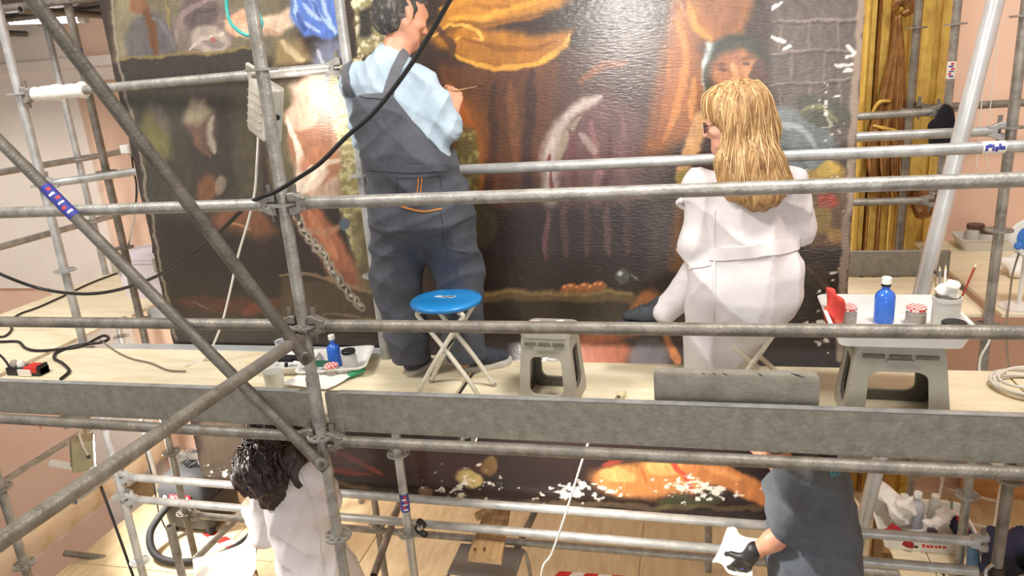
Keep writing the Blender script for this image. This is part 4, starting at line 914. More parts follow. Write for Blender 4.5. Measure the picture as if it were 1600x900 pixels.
S.disp = folds([((.8, .1, .7), 34, .0055, 0), ((.9, .2, -.45), 30, .005, 2), ((1, 0, .15), 55, .0035, 1)])
S.mesh('coat', COAT, p2, .0085)
strip(S, [(1110, 398), (1130, 397), (1180, 392), (1225, 386), (1247, 380)], .050, .005, 'belt', COAT, p2)
strip(S, [(1117, 330), (1118, 400), (1116, 470), (1114, 540)], .008, .003, 'side_seam', COAT, p2)
strip(S, [(1078, 418), (1095, 416), (1112, 413)], .012, .003, 'pocket_edge', COAT, p2)
c0 = at(1078, 318, y=2.95); MB().sweep(spline([c0+A(-.03, 0, .015), c0+A(-.045, .02, -.0), c0+A(-.02, .03, -.02), c0+A(.03, .01, -.02), c0+A(.05, -.01, .0)], 5), .012, 8).obj('shoulder_tab', COAT, p2, angle=0)
T_ = SDF(.04).chain([hp+A(-.06, .05, -.03), knL, anL], [.10, .078, .058]).chain([hp+A(.04, .05, -.03), knR, anR], [.10, .08, .062]); T_.disp = folds([((.4, .2, 1), 60, .003, 0)])
T_.mesh('trousers', COAT, p2, .009)
hl = at(1052, 500, y=3.10); tl = at(968, 503, y=3.12); shoe(p2, hl+A(0, 0, -.022), tl+A(0, 0, -.012), SHOEB, SOLEB, .044, .062, .024)
shoe(p2, anR*A(1, 1, 0)+A(.02, -.06, DZ+.001), anR*A(1, 1, 0)+A(-.05, .17, DZ+.001), SHOEB, SOLEB, .044, .06, .024, False)

# ---------------------------------------------------------------- woman on the lower deck
p3 = thing('person', 'woman with long black curly hair in a white coat on the lower deck', 'person', (-2.0, 2.9, LZ))
fb = nrm(A(-.55, .83, 0)); rb = A(fb[1], -fb[0], 0)
hd = at(424, 664, y=2.98); hf = nrm(A(-.45, .85, -.25)); shL = at(412, 770, y=3.02); shR = at(496, 742, y=2.80); nk = (shL+shR)/2+A(0, .01, .08)
hd = A(nk[0]-.06, nk[1]+.05, nk[2]+.17); mid = (shL+shR)/2
ch = mid+A(.03, -.02, -.14); wa = mid+A(.06, -.02, -.36); hp = mid+A(.09, -.02, -.56)
elL = at(414, 838, y=3.02); wrL = at(386, 800, y=3.2); elR = shR+A(-.06, .16, -.24); wrR = elR+A(-.16, .2, .05)
B = SDF(.03); HP = head_sdf(B, hd, hf, .96); B.cap(nk+A(0, 0, -.05), hd+A(0, 0, -.05), .05, .046); B.chain([mid, ch, wa, hp], [.11, .12, .12, .14], (fb, 1.3), .05); B.cap(shL, shR, .045)
B.chain([shL, elL, wrL], [.044, .036, .024]); B.chain([shR, elR, wrR], [.044, .036, .024]); hand(B, wrL, A(-.4, .8, .2), A(-.2, -.2, .9), 1, .5, .92); hand(B, wrR, A(-.4, .8, .2), A(.2, -.2, .9), -1, .5, .92)
for q in (-1, 1): B.chain([hp+rb*.09*q, A(*(hp+rb*.09*q)[:2], -1.53), A(*(hp+rb*.1*q)[:2], LZ+.08)], [.08, .055, .038])
B.mesh('body', SKINP, p3, .008); eyes(HP, .96, p3, hf)
H = SDF(.05); H.cap(HP(0, 0, .06), HP(-.04, 0, .04), .10, .108); H.cap(HP(-.05, 0, .02), at(425, 735, y=2.84), .115, .135, (fb, 1.2)); H.cap(at(425, 735, y=2.84), at(432, 775, y=2.83), .13, .085, (fb, 1.4)); H.cap(HP(0, -.08, .0), at(393, 740, y=2.92), .06, .085); H.cap(at(393, 740, y=2.92), at(400, 765, y=2.9), .08, .05)
H.cap(at(455, 715, y=2.82), at(472, 750, y=2.77), .07, .04); H.cap(at(425, 760, y=2.80), at(428, 778, y=2.80), .07, .045); H.cap(at(385, 715, y=2.95), at(388, 755, y=2.92), .06, .055)
H.disp = folds([((1, .4, .6), 70, .006, 0), ((.3, 1, -.7), 90, .005, 2), ((.8, -.3, .9), 140, .003, 1)]); H.mesh('hair', BLACKH, p3, .009)
g = np.random.default_rng(8); th = g.uniform(0, 2*math.pi, 260); el = g.uniform(.1, 1.5, 260); roots = np.array([HP(-.02+.11*math.cos(a)*math.sin(e_), .11*math.sin(a)*math.sin(e_), .05+.11*math.cos(e_)) for a, e_ in zip(th, el)])
roots = roots[((roots-hd)@hf) < .05]; strands(H, 'hair_strand', BLACKH, p3, roots, .024, 20, .0040, .013, 1.3, keep=(.6, 1.), seed=9, off=.004)
S = SDF(.05); S.chain([mid, ch, wa], [.135, .155, .165], (fb, 1.25), .05); S.cap(shL, shR, .068, .070, None, .05); S.chain([wa, hp, A(hp[0]+.07, hp[1]-.02, -1.55)], [.165, .215, .275], (fb, 1.15), .05)
S.chain([shL, elL], [.074, .066]); S.cap(elL, wrL, .066, .046); S.chain([shR, elR, wrR], [.072, .064, .046]); S.cap(nk+A(0, 0, -.06), nk+A(0, 0, -.02), .085, .068)
S.clips.append(lambda x, y, z: -1.50-z); S.disp = folds([((.7, .2, .7), 30, .006, 0), ((.9, -.2, .3), 34, .005, 2), ((.8, .5, -.5), 60, .003, 1)])
S.mesh('coat', COAT, p3, .010)
strip(S, [(470, 740), (492, 800), (500, 860), (505, 895)], .006, .003, 'back_seam', COAT, p3)
T_ = SDF(.03)
for q in (-1, 1): T_.chain([hp+rb*.09*q, A(*(hp+rb*.09*q)[:2], -1.5), A(*(hp+rb*.1*q)[:2], LZ+.07)], [.11, .085, .07])
T_.clips.append(lambda x, y, z: LZ+.06-z); T_.mesh('trousers', COAT, p3, .012)
for q in (-1, 1): a_ = A(*(hp+rb*.1*q)[:2], LZ+.001); shoe(p3, a_-fb*.07, a_+fb*.18, SHOEB, SOLEB, .044, .06, .024, False)

# ---------------------------------------------------------------- man on the lower deck
p4 = thing('person', 'man in slate grey T-shirt and black glove on the lower deck', 'person', (.55, 2.95, LZ))
fb = nrm(A(-.80, .60, 0)); rb = A(fb[1], -fb[0], 0)
shL = at(1224, 765, y=2.98); shR = at(1303, 756, y=3.16); mid = (shL+shR)/2; nk = mid+A(-.05, .03, .07); hd = nk+A(-.12, .07, .11); hf = nrm(A(-.75, .5, -.45))
ch = mid+A(.02, -.01, -.12); wa = mid+A(.03, -.03, -.34); hp = mid+A(.05, -.04, -.52)
elL = at(1234, 828, y=2.90); wrL = at(1174, 866, y=2.93); elR = shR+A(.0, .03, -.30); wrR = elR+A(-.10, .02, -.18)
B = SDF(.03); HP = head_sdf(B, hd, hf, 1.0); B.cap(nk+A(0, 0, -.05), hd+A(0, 0, -.05), .062, .056); B.chain([mid, ch, wa, hp], [.13, .15, .16, .15], (fb, 1.3), .05); B.cap(shL, shR, .05)
B.chain([shL, elL, elL*.6+wrL*.4, wrL], [.055, .043, .044, .031]); B.chain([shR, elR, wrR], [.055, .045, .03]); hand(B, wrR, A(-.4, .8, .2), A(.2, -.2, .9), -1, .5)
for q in (-1, 1): B.chain([hp+rb*.09*q, A(*(hp+rb*.1*q)[:2], -1.5), A(*(hp+rb*.1*q)[:2], LZ+.08)], [.09, .06, .042])
B.mesh('body', SKIN, p4, .008); eyes(HP, 1, p4, hf)
H = SDF(.03); H.cap(HP(0, 0, .062), HP(-.045, 0, .045), .083, .085); H.cap(HP(-.05, -.02, 0), HP(-.05, .02, 0), .072, .072); H.cap(HP(.045, -.02, .085), HP(.045, .02, .085), .047, .047); H.mesh('hair', GREYH, p4, .010)
S = SDF(.045); S.chain([mid, ch, wa, hp+A(0, 0, .04)], [.150, .175, .200, .205], (rb, .92), .05); S.cap(shL, shR, .075, .075, None, .05); S.chain([shL, at(1230, 818, y=2.89)], [.082, .084]); S.chain([shR, shR*.15+elR*.85], [.085, .078]); S.cap(nk+A(0, 0, -.06), nk+A(0, 0, -.03), .09, .075)
S.disp = folds([((.8, .1, .7), 26, .006, 0), ((.9, .2, -.5), 30, .005, 2), ((.6, .3, 1), 52, .003, 1)])
S.mesh('t_shirt', TEE, p4, .009)
T_ = SDF(.05); T_.ball(hp+A(0, 0, -.05), .20, (fb, 1.2))
for q in (-1, 1): T_.chain([hp+rb*.09*q, A(*(hp+rb*.1*q)[:2], -1.5), A(*(hp+rb*.1*q)[:2], LZ+.07)], [.125, .10, .08])
T_.clips.append(lambda x, y, z: LZ+.06-z); T_.mesh('trousers', TROUS, p4, .012)
for q in (-1, 1): a_ = A(*(hp+rb*.1*q)[:2], LZ+.001); shoe(p4, a_-fb*.07, a_+fb*.2, SHOEB, SOLEB, .048, .06, .024, False)
G = SDF(.012); gd = nrm(at(1152, 894, y=2.97)-wrL); G.cap(wrL-gd*.035, wrL+gd*.02, .037, .034); hand(G, wrL+gd*.015, gd, A(.3, -.6, .7), 1, .55, 1.12, .006); G.mesh('glove', GLOVE, p4, .006)
# printed word on the back of the shirt
tx = bpy.data.curves.new('text', 'FONT'); tx.body = 'SAN.'; tx.size = 1; to = bpy.data.objects.new('text', tx); COL.objects.link(to)
dg = bpy.context.evaluated_depsgraph_get(); tm = bpy.data.meshes.new_from_object(to.evaluated_get(dg)); bpy.data.objects.remove(to)
bm = bmesh.new(); bm.from_mesh(tm); bmesh.ops.triangulate(bm, faces=bm.faces); bmesh.ops.subdivide_edges(bm, edges=bm.edges, cuts=1); vv = np.array([v.co[:] for v in bm.verts]); fc = [tuple(v.index for v in f.verts) for f in bm.faces]; bm.free()
pix = np.stack([1296+vv[:, 0]*8.5-vv[:, 1]*1, 746-vv[:, 1]*12-vv[:, 0]*1.0], 1); C = S.hit(CAM, np.array([ray(*q) for q in pix])); C += S.grad(C)*.004
okv = np.abs(S.ev(C)) < .02; fc = [f for f in fc if all(okv[i] for i in f)]; C[~okv] = C[okv].mean(0)
MB().add(C, fc).obj('shirt_print', mat('turquoise_print', (60, 190, 205), .7), p4, recalc=False)
# paper palette held by the gloved hand
c = at(1150, 862, y=3.03); en = nrm(A(.55, .45, -.70)); ex = A(.8, -.6, .08); ex = nrm(ex-en*(ex@en)); ey = np.cross(en, ex)
X, Y = np.meshgrid(np.linspace(-.10, .10, 16), np.linspace(-.09, .09, 15), indexing='ij'); Z = .010*np.sin(26*X+9*Y)+.008*np.sin(31*Y-12*X)+.05*X*X/.01*.3
jit = .012*np.sin(40*X+1)*np.cos(33*Y); V = c+(X+jit)[..., None]*ex+(Y-jit)[..., None]*ey+Z[..., None]*en; V = V.reshape(-1, 3); ii = np.arange(240).reshape(16, 15); Q = np.stack([ii[:-1, :-1], ii[1:, :-1], ii[1:, 1:], ii[:-1, 1:]], -1).reshape(-1, 4).tolist()
t = thing('paper_palette', 'crumpled white paper smeared with brown paint above the black glove', 'paper', c-A(0, 0, .09)); MB().add(V, Q).add(V+en*.003, [tuple(q[::-1]) for q in Q]).obj('paper', mat('stained_paper', (240, 232, 218), .9, 0, (168, 112, 74), 11, mixlo=.54, mixhi=.72), t, recalc=False, angle=0)
for q, (u, v, m_) in enumerate(((.03, .04, DKRUB), (.05, .02, mat('umber_dab', (104, 62, 40), .5)), (.06, .055, mat('blue_dab', (70, 96, 160), .5)))):
    S = SDF(.01).ball(c+ex*u+ey*v-en*.006, .012).ball(c+ex*(u+.012)+ey*(v-.006)-en*.006, .009); S.mesh('paint_dab', m_, t, .005)
# ================================================================ FURNITURE AND TOOLS
def rot2(v, a): c, s = math.cos(a), math.sin(a); return A(v[0]*c-v[1]*s, v[0]*s+v[1]*c, 0)
def loops(mb, Ls, closed_ends=(True, True)):
    n = len(Ls[0]); V = np.concatenate(Ls); Fc = []
    for i in range(len(Ls)-1):
        for q in range(n): k = (q+1) % n; Fc.append((i*n+q, i*n+k, (i+1)*n+k, (i+1)*n+q))
    if closed_ends[0]: Fc.append(tuple(range(n))[::-1])
    if closed_ends[1]: Fc.append(tuple((len(Ls)-1)*n+q for q in range(n)))
    return mb.add(V, Fc)
def tray(label, c, w, d, h, a, m=WHITEP, flare=.03, name='tray', cat='tray'):
    c = np.asarray(c, float); ux = rot2((1, 0), a); uy = rot2((0, 1), a)
    t = thing(name, label, cat, c)
    lp = lambda ww, dd, r, z: frame3(c+A(0, 0, z), ux, uy)(rrect(ww, dd, r))
    L = [lp(w-2*flare, d-2*flare, .03, 0), lp(w-.012, d-.012, .035, h-.006), lp(w+.012, d+.012, .04, h-.004), lp(w+.012, d+.012, .04, h), lp(w-.016, d-.016, .034, h), lp(w-2*flare-.012, d-2*flare-.012, .028, .005)]
    loops(MB(), L).obj('tray_body', m, t)
    return t
def jar(label, c, r, h, lid_m, body_m, lid_h=.016, name='jar', fill=None):
    t = thing(name, label, 'jar', c)
    MB().lathe([(r*.9, 0), (r, .006), (r, h*.8), (r*.86, h*.92), (r*.86, h)], c, 24).obj('jar_body', body_m, t)
    MB().lathe([(r*.95, h), (r*.97, h+.002), (r*.97, h+lid_h-.003), (r*.9, h+lid_h)], c, 24).obj('lid', lid_m, t)
    if fill: MB().lathe([(r*.86, .008), (r*.9, h*.55)], c, 20).obj('contents', fill, t)
    return t
def bottle(label, c, r, h, body, capm, name='bottle', shoulder=.62, neck=.4, fill=None):
    t = thing(name, label, 'bottle', c)
    MB().lathe([(r*.9, 0), (r, .008), (r, h*shoulder), (r*.85, h*(shoulder+.08)), (r*neck, h*(shoulder+.16)), (r*neck, h*.86)], c, 24).obj('bottle_body', body, t)
    MB().lathe([(r*neck*1.25, h*.86), (r*neck*1.25, h*.985), (r*neck*1.1, h)], c, 20).obj('cap', capm, t)
    if fill: MB().lathe([(r*.9, .01), (r*.92, h*.42)], c, 20).obj('liquid', fill, t)
    return t
GING = bpy.data.materials.new('red_gingham'); GING.use_nodes = True; _n = GING.node_tree.nodes; _c = _n.new('ShaderNodeTexChecker'); _c.inputs['Scale'].default_value = 90; _c.inputs[1].default_value = (*lin((206, 60, 56)), 1); _c.inputs[2].default_value = (*lin((240, 226, 220)), 1)
_t = _n.new('ShaderNodeTexCoord'); GING.node_tree.links.new(_t.outputs['Object'], _c.inputs['Vector']); GING.node_tree.links.new(_c.outputs[0], _n['Principled BSDF'].inputs['Base Color'])
GLASSJ = mat('jar_glass', (214, 206, 198), .12, 0, trans=.6)

# blue topped folding stool
c = A(-1.03, 2.87, DZ); t = thing('folding_stool', 'folding stool with a round bright blue seat and white legs', 'stool', c)
st = c+A(0, 0, .44); MB().lathe([(.02, -.012), (.138, -.012), (.154, -.006), (.158, .004), (.152, .013), (.11, .017), (.01, .018)], st, 40).obj('seat', BLUEP, t, angle=0)
gq = np.random.default_rng(3)
for q in range(7):
    a = gq.uniform(0, 6.28); r0 = gq.uniform(0, .07); cc = st+A(.0+r0*math.cos(a), .01+r0*.5*math.sin(a), .0178)
    ww = gq.uniform(.008, .022); P = np.array([cc+A(ww*math.cos(k)*(1+.4*math.sin(3*k+a)), ww*.6*math.sin(k)*(1+.3*math.cos(2*k)), 0) for k in np.linspace(0, 6.28, 14, endpoint=False)]); MB().prism(P, (0, 0, .0008)).obj('worn_patch', WHITEP, t, smooth=False)
for k, (s1, yy) in enumerate(((1, -.11), (1, .11), (-1, -.09), (-1, .09))):
    MB().sweep(spline([c+A(-.155*s1, yy*1.05, .006), c+A(-.08*s1, yy, .14), c+A(.07*s1, yy*.98, .36), c+A(.105*s1, yy*.96, .41), c+A(.085*s1, yy*.93, .425)], 6), .0105, 12).obj('leg', CREAM, t, angle=0)
    MB().lathe([(.013, 0), (.013, .014)], c+A(-.155*s1, yy*1.05, 0), 14).obj('foot_cap', GREYP, t)
for s1, yy in ((1, .11), (-1, .09)): MB().sweep([c+A(.09*s1, -yy*.93, .424), c+A(.09*s1, yy*.93, .424)], .0105, 10).obj('crossbar', CREAM, t)
MB().sweep([c+A(0, -.115, .245), c+A(0, .115, .245)], .006, 8).obj('pivot_rod', METAL, t)

def step_stool(label, c, a, w, d, h):
    c = np.asarray(c, float); ux = rot2((1, 0), a); uy = rot2((0, 1), a); up = A(0, 0, 1)
    t = thing('step_stool', label, 'step stool', c); tp = .80
    def trap(ww): # outline resampled to match the hole
        R = rrect(1, 1, .08); return np.array([((tp+(1-tp)*(.5-v))*u*ww, (v+.5)*(h-.02)) for u, v in R])
    def hole(ww, hw, z0, z1): R = rrect(1, 1, .2); return np.array([(u*hw*(1.06-.12*(v+.5)), z0+(v+.5)*(z1-z0)) for u, v in R])
    for s, nm in ((-1, 'front_panel'), (1, 'back_panel')):
        o = c+uy*s*d*.5; lean = -uy*s*d*.5*(1-tp)/h; fr = frame3(o, ux, up+lean)
        MB().holed(fr(trap(w)), fr(hole(w, w*.56, h*.14, h*.66)), -uy*s*.012).obj(nm, GREYP, t, bevel=.002, bseg=1)
        MB().holed(fr(trap(w*.86))+lean*.002-uy*s*.013, fr(hole(w, w*.58, h*.13, h*.67))-uy*s*.013, -uy*s*.006).obj('rib_liner', GREYPI, t)
    for s in (-1, 1):
        o = c+ux*s*w*.5; lean = -ux*s*w*.5*(1-tp)/h; fr = frame3(o, uy, up+lean)
        MB().holed(fr(trap(d*.98)), fr(hole(d, d*.5, h*.16, h*.74)), -ux*s*.010).obj('side_panel', GREYP, t, bevel=.002, bseg=1)
        MB().holed(fr(trap(d*.82))-ux*s*.011, fr(hole(d, d*.44, h*.2, h*.7))-ux*s*.011, -ux*s*.006).obj('rib_liner', GREYPI, t)
    L = [frame3(c+up*z, ux, uy)(rrect(w*tp+e, d*tp+e, .03)) for z, e in ((h-.03, .0), (h-.026, .014), (h-.004, .014), (h, .004))]
    loops(MB(), L).obj('top', GREYP, t)
    for q in (-.3, 0, .3):
        f0 = c+uy*(-d*.5*tp-.012)+ux*w*q*tp+up*(h-.05); MB().box((-.03*w/.3, -.003, -.006), (.03*w/.3, .003, .008), lambda V: f0+V[:, :1]*ux+V[:, 1:2]*uy+V[:, 2:]*up).obj('hinge_slot', GREYPI, t, smooth=False)
    MB().box((-.045, -.002, -.008), (.045, .002, .006), lambda V: c+uy*(-d*.5*tp-.018)+up*(h*.8)+V[:, :1]*ux+V[:, 1:2]*uy+V[:, 2:]*(up)).obj('embossed_label', mat('embossed_grey', (150, 144, 132), .5), t, smooth=False)
    return t
step_stool('grey plastic folding step stool between the blue stool and the kneeling pad', A(-.585, 2.895, DZ), -.08, .255, .215, .325)
step_stool('larger grey plastic step stool carrying the white tray of bottles', A(.755, 2.84, DZ), -.05, .37, .25, .325)
# bits on the first stool
q0 = A(-.63, 2.88, DZ+.326)
o = SDF(.01).cap(q0+A(-.03, 0, .012), q0+A(.0, .01, .014), .016, .013); t = thing('eraser_lump', 'pinkish crumpled swab on the smaller step stool', 'swab', q0); o.mesh('lump', mat('pinkish_swab', (206, 186, 178), .9), t, .006)
o = SDF(.01).cap(q0+A(.07, .0, .01), q0+A(.10, .0, .016), .012, .016); t = thing('cotton_swab', 'white cotton tuft on the smaller step stool', 'swab', q0+A(.08, 0, 0)); o.mesh('tuft', PAPER, t, .006)
o = MB().lathe([(.012, 0), (.013, .012), (.009, .018)], q0+A(.035, -.02, 0), 14).obj('small_cap', DKRUB, None, loc=q0+A(.035, -.02, 0)); tag(o, 'dark little cap lying on the smaller step stool', 'cap')

# foam kneeling pad behind the toe board
L = []
pc = A(.165, 2.655, .052)
for y_, e in ((-.028, -.02), (-.024, -.006), (-.012, 0), (.012, 0), (.024, -.006), (.028, -.02)):
    R = rrect(.60+e, .235+e, .025); L.append(np.array([pc+A(u+.002*math.sin(40*v), y_+.003*math.sin(9*u), .118+v+.003*math.sin(17*u)+.012*u) for u, v in R]))
t = thing('kneeling_pad', 'worn grey foam kneeling pad standing behind the toe board', 'pad', pc); loops(MB(), L).obj('foam', FOAM, t)
gq = np.random.default_rng(12)
for q in range(8):
    xx = gq.uniform(-.27, .25); P0 = pc+A(xx, -.012, .2345+.012*xx); dl = gq.uniform(.015, .05); MB().sweep([P0, P0+A(dl*.5, -.012, -.001), P0+A(dl, -.014, -.008)], [.0008, .0022, .0008], 6).obj('nick', DKRUB, t)
# brush on the deck
pb = at(960, 629, z=DZ+.008); pe = at(977, 610, z=DZ+.014); t = thing('flat_brush', 'flat bristle brush lying on the deck near the kneeling pad', 'brush', pb); d_ = nrm(pe-pb); s_ = np.cross(d_, A(0, 0, 1))
MB().sweep([pb-d_*.05, pb, pb+d_*.03], [.005, .008, .011], 10).obj('handle', WOOD, t); MB().sweep([pb+d_*.03, pb+d_*.045], .0125, 10).obj('ferrule', METAL, t); MB().sweep([pb+d_*.045, pb+d_*.07, pb+d_*.095], [.0125, .021, .015], 12).obj('bristles', BRIS, t)

# seated woman's stool
c = A(.28, 3.0, DZ); t = thing('folding_stool', 'white folding stool under the seated woman', 'stool', c)
MB().lathe([(.02, 0), (.13, 0), (.15, .006), (.15, .014), (.02, .018)], c+A(-.06, 0, .30), 30).obj('seat', WHITEP, t, angle=0)
for s1, yy in ((1, -.11), (1, .11), (-1, -.09), (-1, .09)):
    MB().sweep([c+A(-.13*s1, yy, .006), c+A(.10*s1-.06, yy*.96, .29)], .0115, 12).obj('leg', CREAM, t)
    MB().lathe([(.014, 0), (.014, .012)], c+A(-.13*s1, yy, 0), 12).obj('foot_cap', WHITEP, t)

# ---------------------------------------------------------------- tray on the larger stool
tz = DZ+.327; tr = tray('white tray of bottles and jars on the larger step stool', A(.745, 2.875, tz), .47, .42, .075, -.03)
iz = tz+.008
bl = bottle('blue glass bottle with white cap in the right tray', A(.735, 2.94, iz), .037, .185, BLUEG, WHITEP, fill=None, shoulder=.58)
MB().lathe([(.018, .150), (.0185, .158)], A(.735, 2.94, iz), 18).obj('cap_ring', BLACKP, bl)
jar('jam jar with red gingham lid next to the red cloth', A(.60, 2.935, iz), .037, .055, GING, GLASSJ, fill=CREAM); jar('jam jar with red gingham lid between the blue bottle and brush pot', A(.845, 2.93, iz), .037, .055, GING, GLASSJ, fill=CREAM)
bp_ = A(.925, 2.86, iz); t = thing('brush_pot', 'white plastic pot holding brushes and crumpled tissue', 'pot', bp_); MB().lathe([(.042, 0), (.047, .005), (.047, .115), (.050, .118), (.050, .132), (.044, .132), (.043, .02)], bp_, 28).obj('pot_body', WHITET, t)
S = SDF(.015)
for q in range(7): a = q*2.4; S.ball(bp_+A(.018*math.cos(a), .018*math.sin(a), .14+.018*(q % 3)), .022)
S.disp = folds([((1, .5, .3), 110, .004, 0), ((.2, -.6, 1), 130, .003, 1)]); t2 = thing('tissue', 'crumpled white tissue stuffed in the brush pot', 'tissue', bp_+A(0, 0, .12)); S.mesh('tissue_wad', PAPER, t2, .006)
for q, (dx, dy, m_, lb) in enumerate(((-.028, .01, WOOD, 'thin wooden brush at the left of the pot'), (-.016, .018, METAL, 'thin silver brush in the middle of the pot'), (-.006, .012, WHITEP, 'thin white brush in the pot behind the tissue'), (.034, .01, mat('red_handle', (150, 52, 34), .35), 'red handled brush leaning right in the pot'))):
    b0 = bp_+A(dx*.7, dy, .03); e0 = bp_+A(dx*1.6+(.03 if q == 3 else 0), dy*1.5, .215+.008*q); t = thing('paintbrush', lb, 'brush', b0)
    MB().sweep([b0, e0], [.003, .0042], 8).obj('handle', m_, t); MB().sweep([e0, e0+nrm(e0-b0)*.018], [.0042, .001], 8).obj('tip', BRIS if q else BLACKP, t)
S = SDF(.02).cap(A(.545, 2.90, iz+.03), A(.535, 2.91, iz+.135), .032, .024).cap(A(.555, 2.88, iz+.03), A(.56, 2.87, iz+.11), .024, .018); S.disp = folds([((1, .4, .6), 100, .004, 0), ((.4, 1, .3), 70, .004, 1)]); t = thing('red_rag', 'red rolled rag standing in the left corner of the right tray', 'rag', A(.545, 2.90, iz)); S.mesh('cloth', mat('faded_red_cloth', (204, 66, 56), .85, 0, (224, 150, 120), 12, mixlo=.5, mixhi=.75), t, .006)
jar('dark lidded pot at the front of the right tray', A(.915, 2.735, iz), .042, .062, BLACKP, WHITET)
for q, (xx, yy, m_, lb) in enumerate(((.585, 2.74, mat('cyan_tube', (50, 150, 210), .4), 'cyan paint tube in the right tray'), (.655, 2.745, WHITEP, 'white paint tube with blue stripe in the right tray'), (.72, 2.74, mat('ochre_tube', (200, 180, 130), .4), 'ochre labelled paint tube in the right tray'), (.785, 2.75, mat('grey_tube', (190, 190, 196), .4), 'grey paint tube near the dark pot'))):
    cc = A(xx, yy, iz+.05); t = thing('paint_tube', lb, 'paint tube', cc-A(0, 0, .05)); MB().sweep([cc+A(-.035, 0, 0), cc+A(.012, .006, 0), cc+A(.022, .008, 0)], [.013, .012, .006], 14).obj('tube_body', m_, t); MB().sweep([cc+A(.022, .008, 0), cc+A(.033, .01, 0)], .0065, 12).obj('cap', WHITEP, t); MB().box(cc+A(-.04, -.012, -.05), cc+A(.02, .012, -.013)).obj('label_strip', WHITEP, t, smooth=False)

# ---------------------------------------------------------------- trays on the deck at left
c1 = at(516, 583, z=DZ); c1[2] = DZ; tray('white tray on the deck holding a blue bottle and jars', c1+A(.01, .06, 0), .34, .30, .055, .25)
c2 = at(448, 582, z=DZ); c2[2] = DZ; tray('smaller white tray left of the main upright with a black gadget', c2+A(0, .05, 0), .24, .22, .05, .15)
bo = at(522, 575, z=DZ); bottle('small blue bottle with white cap in the deck tray', A(bo[0], bo[1]+.02, DZ+.007), .034, .165, BLUEG, WHITEP, shoulder=.56)
jj = at(521, 590, z=DZ); jar('gingham lidded jam jar in the deck tray', A(jj[0], jj[1]-.005, DZ+.007), .036, .05, GING, GLASSJ, fill=CREAM)
jj = at(541, 577, z=DZ); jar('clear jar with black lid in the deck tray', A(jj[0]+.015, jj[1]+.02, DZ+.007), .037, .075, BLACKP, WHITET)
gz_ = at(500, 588, z=DZ); o = MB().box(A(gz_[0]-.05, gz_[1], DZ+.05), A(gz_[0]+.03, gz_[1]+.07, DZ+.056)).obj('green_card', mat('green_card', (40, 96, 70), .6), None, smooth=False, loc=A(gz_[0]-.05, gz_[1], DZ+.05)); tag(o, 'dark green card lying across the deck tray', 'card')
gp = at(548, 592, z=DZ); S = SDF(.01).cap(A(gp[0], gp[1], DZ+.02), A(gp[0]+.05, gp[1]+.04, DZ+.03), .014, .012); t = thing('green_tube', 'green paint tube in the corner of the deck tray', 'paint tube', A(gp[0], gp[1], DZ)); S.mesh('tube_body', mat('emerald', (40, 150, 100), .4), t, .006)
cu = at(432, 612, z=DZ); cu = A(cu[0], cu[1], DZ); t = thing('plastic_cup', 'translucent white plastic cup beside the main upright', 'cup', cu); MB().lathe([(.036, 0), (.040, .004), (.048, .105), (.050, .108), (.046, .106), (.036, .008)], cu, 28).obj('cup_body', WHITET, t)
cu2 = at(447, 560, z=DZ); cu2 = A(cu2[0], cu2[1], DZ+.008); t = thing('plastic_beaker', 'clear plastic beaker at the back of the smaller tray', 'cup', cu2); MB().lathe([(.038, 0), (.044, .09), (.047, .094), (.041, .09), (.035, .006)], cu2, 24).obj('cup_body', CLEAR, t)
gd_ = A(c2[0]+.0, c2[1]+.02, DZ+.05); t = thing('scraper', 'black plastic scraper resting on the smaller tray', 'tool', gd_-A(0, 0, .045)); MB().box(gd_+A(-.05, -.01, .0), gd_+A(.035, .05, .02)).obj('blade_holder', BLACKP, t, smooth=False, bevel=.004); MB().sweep([gd_+A(.03, .02, .01), gd_+A(.10, .0, .012)], [.010, .013], 10).obj('grip', BLACKP, t); MB().sweep([gd_+A(.0, -.01, .0), gd_+A(.005, -.03, -.045)], .009, 8).obj('stand', BLACKP, t)
pp = at(500, 605, z=DZ); X, Y = np.meshgrid(np.linspace(-.11, .13, 14), np.linspace(-.07, .09, 12), indexing='ij'); Z = .018+.012*np.sin(14*X+3)*np.cos(11*Y)+.09*np.clip(Y, 0, 1)
V = np.stack([pp[0]-.04+X+.4*Y, pp[1]+.02+Y, DZ+.006+Z], -1).reshape(-1, 3); ii = np.arange(14*12).reshape(14, 12); Q = np.stack([ii[:-1, :-1], ii[1:, :-1], ii[1:, 1:], ii[:-1, 1:]], -1).reshape(-1, 4).tolist()
me = MB().add(V, Q); me.add(V-A(0, 0, .002), [tuple(q[::-1]) for q in Q]); o = me.obj('paper_sheet', PAPER, None, recalc=False, loc=A(pp[0], pp[1], DZ)); tag(o, 'rumpled sheet of white paper on the deck behind the main upright', 'paper')

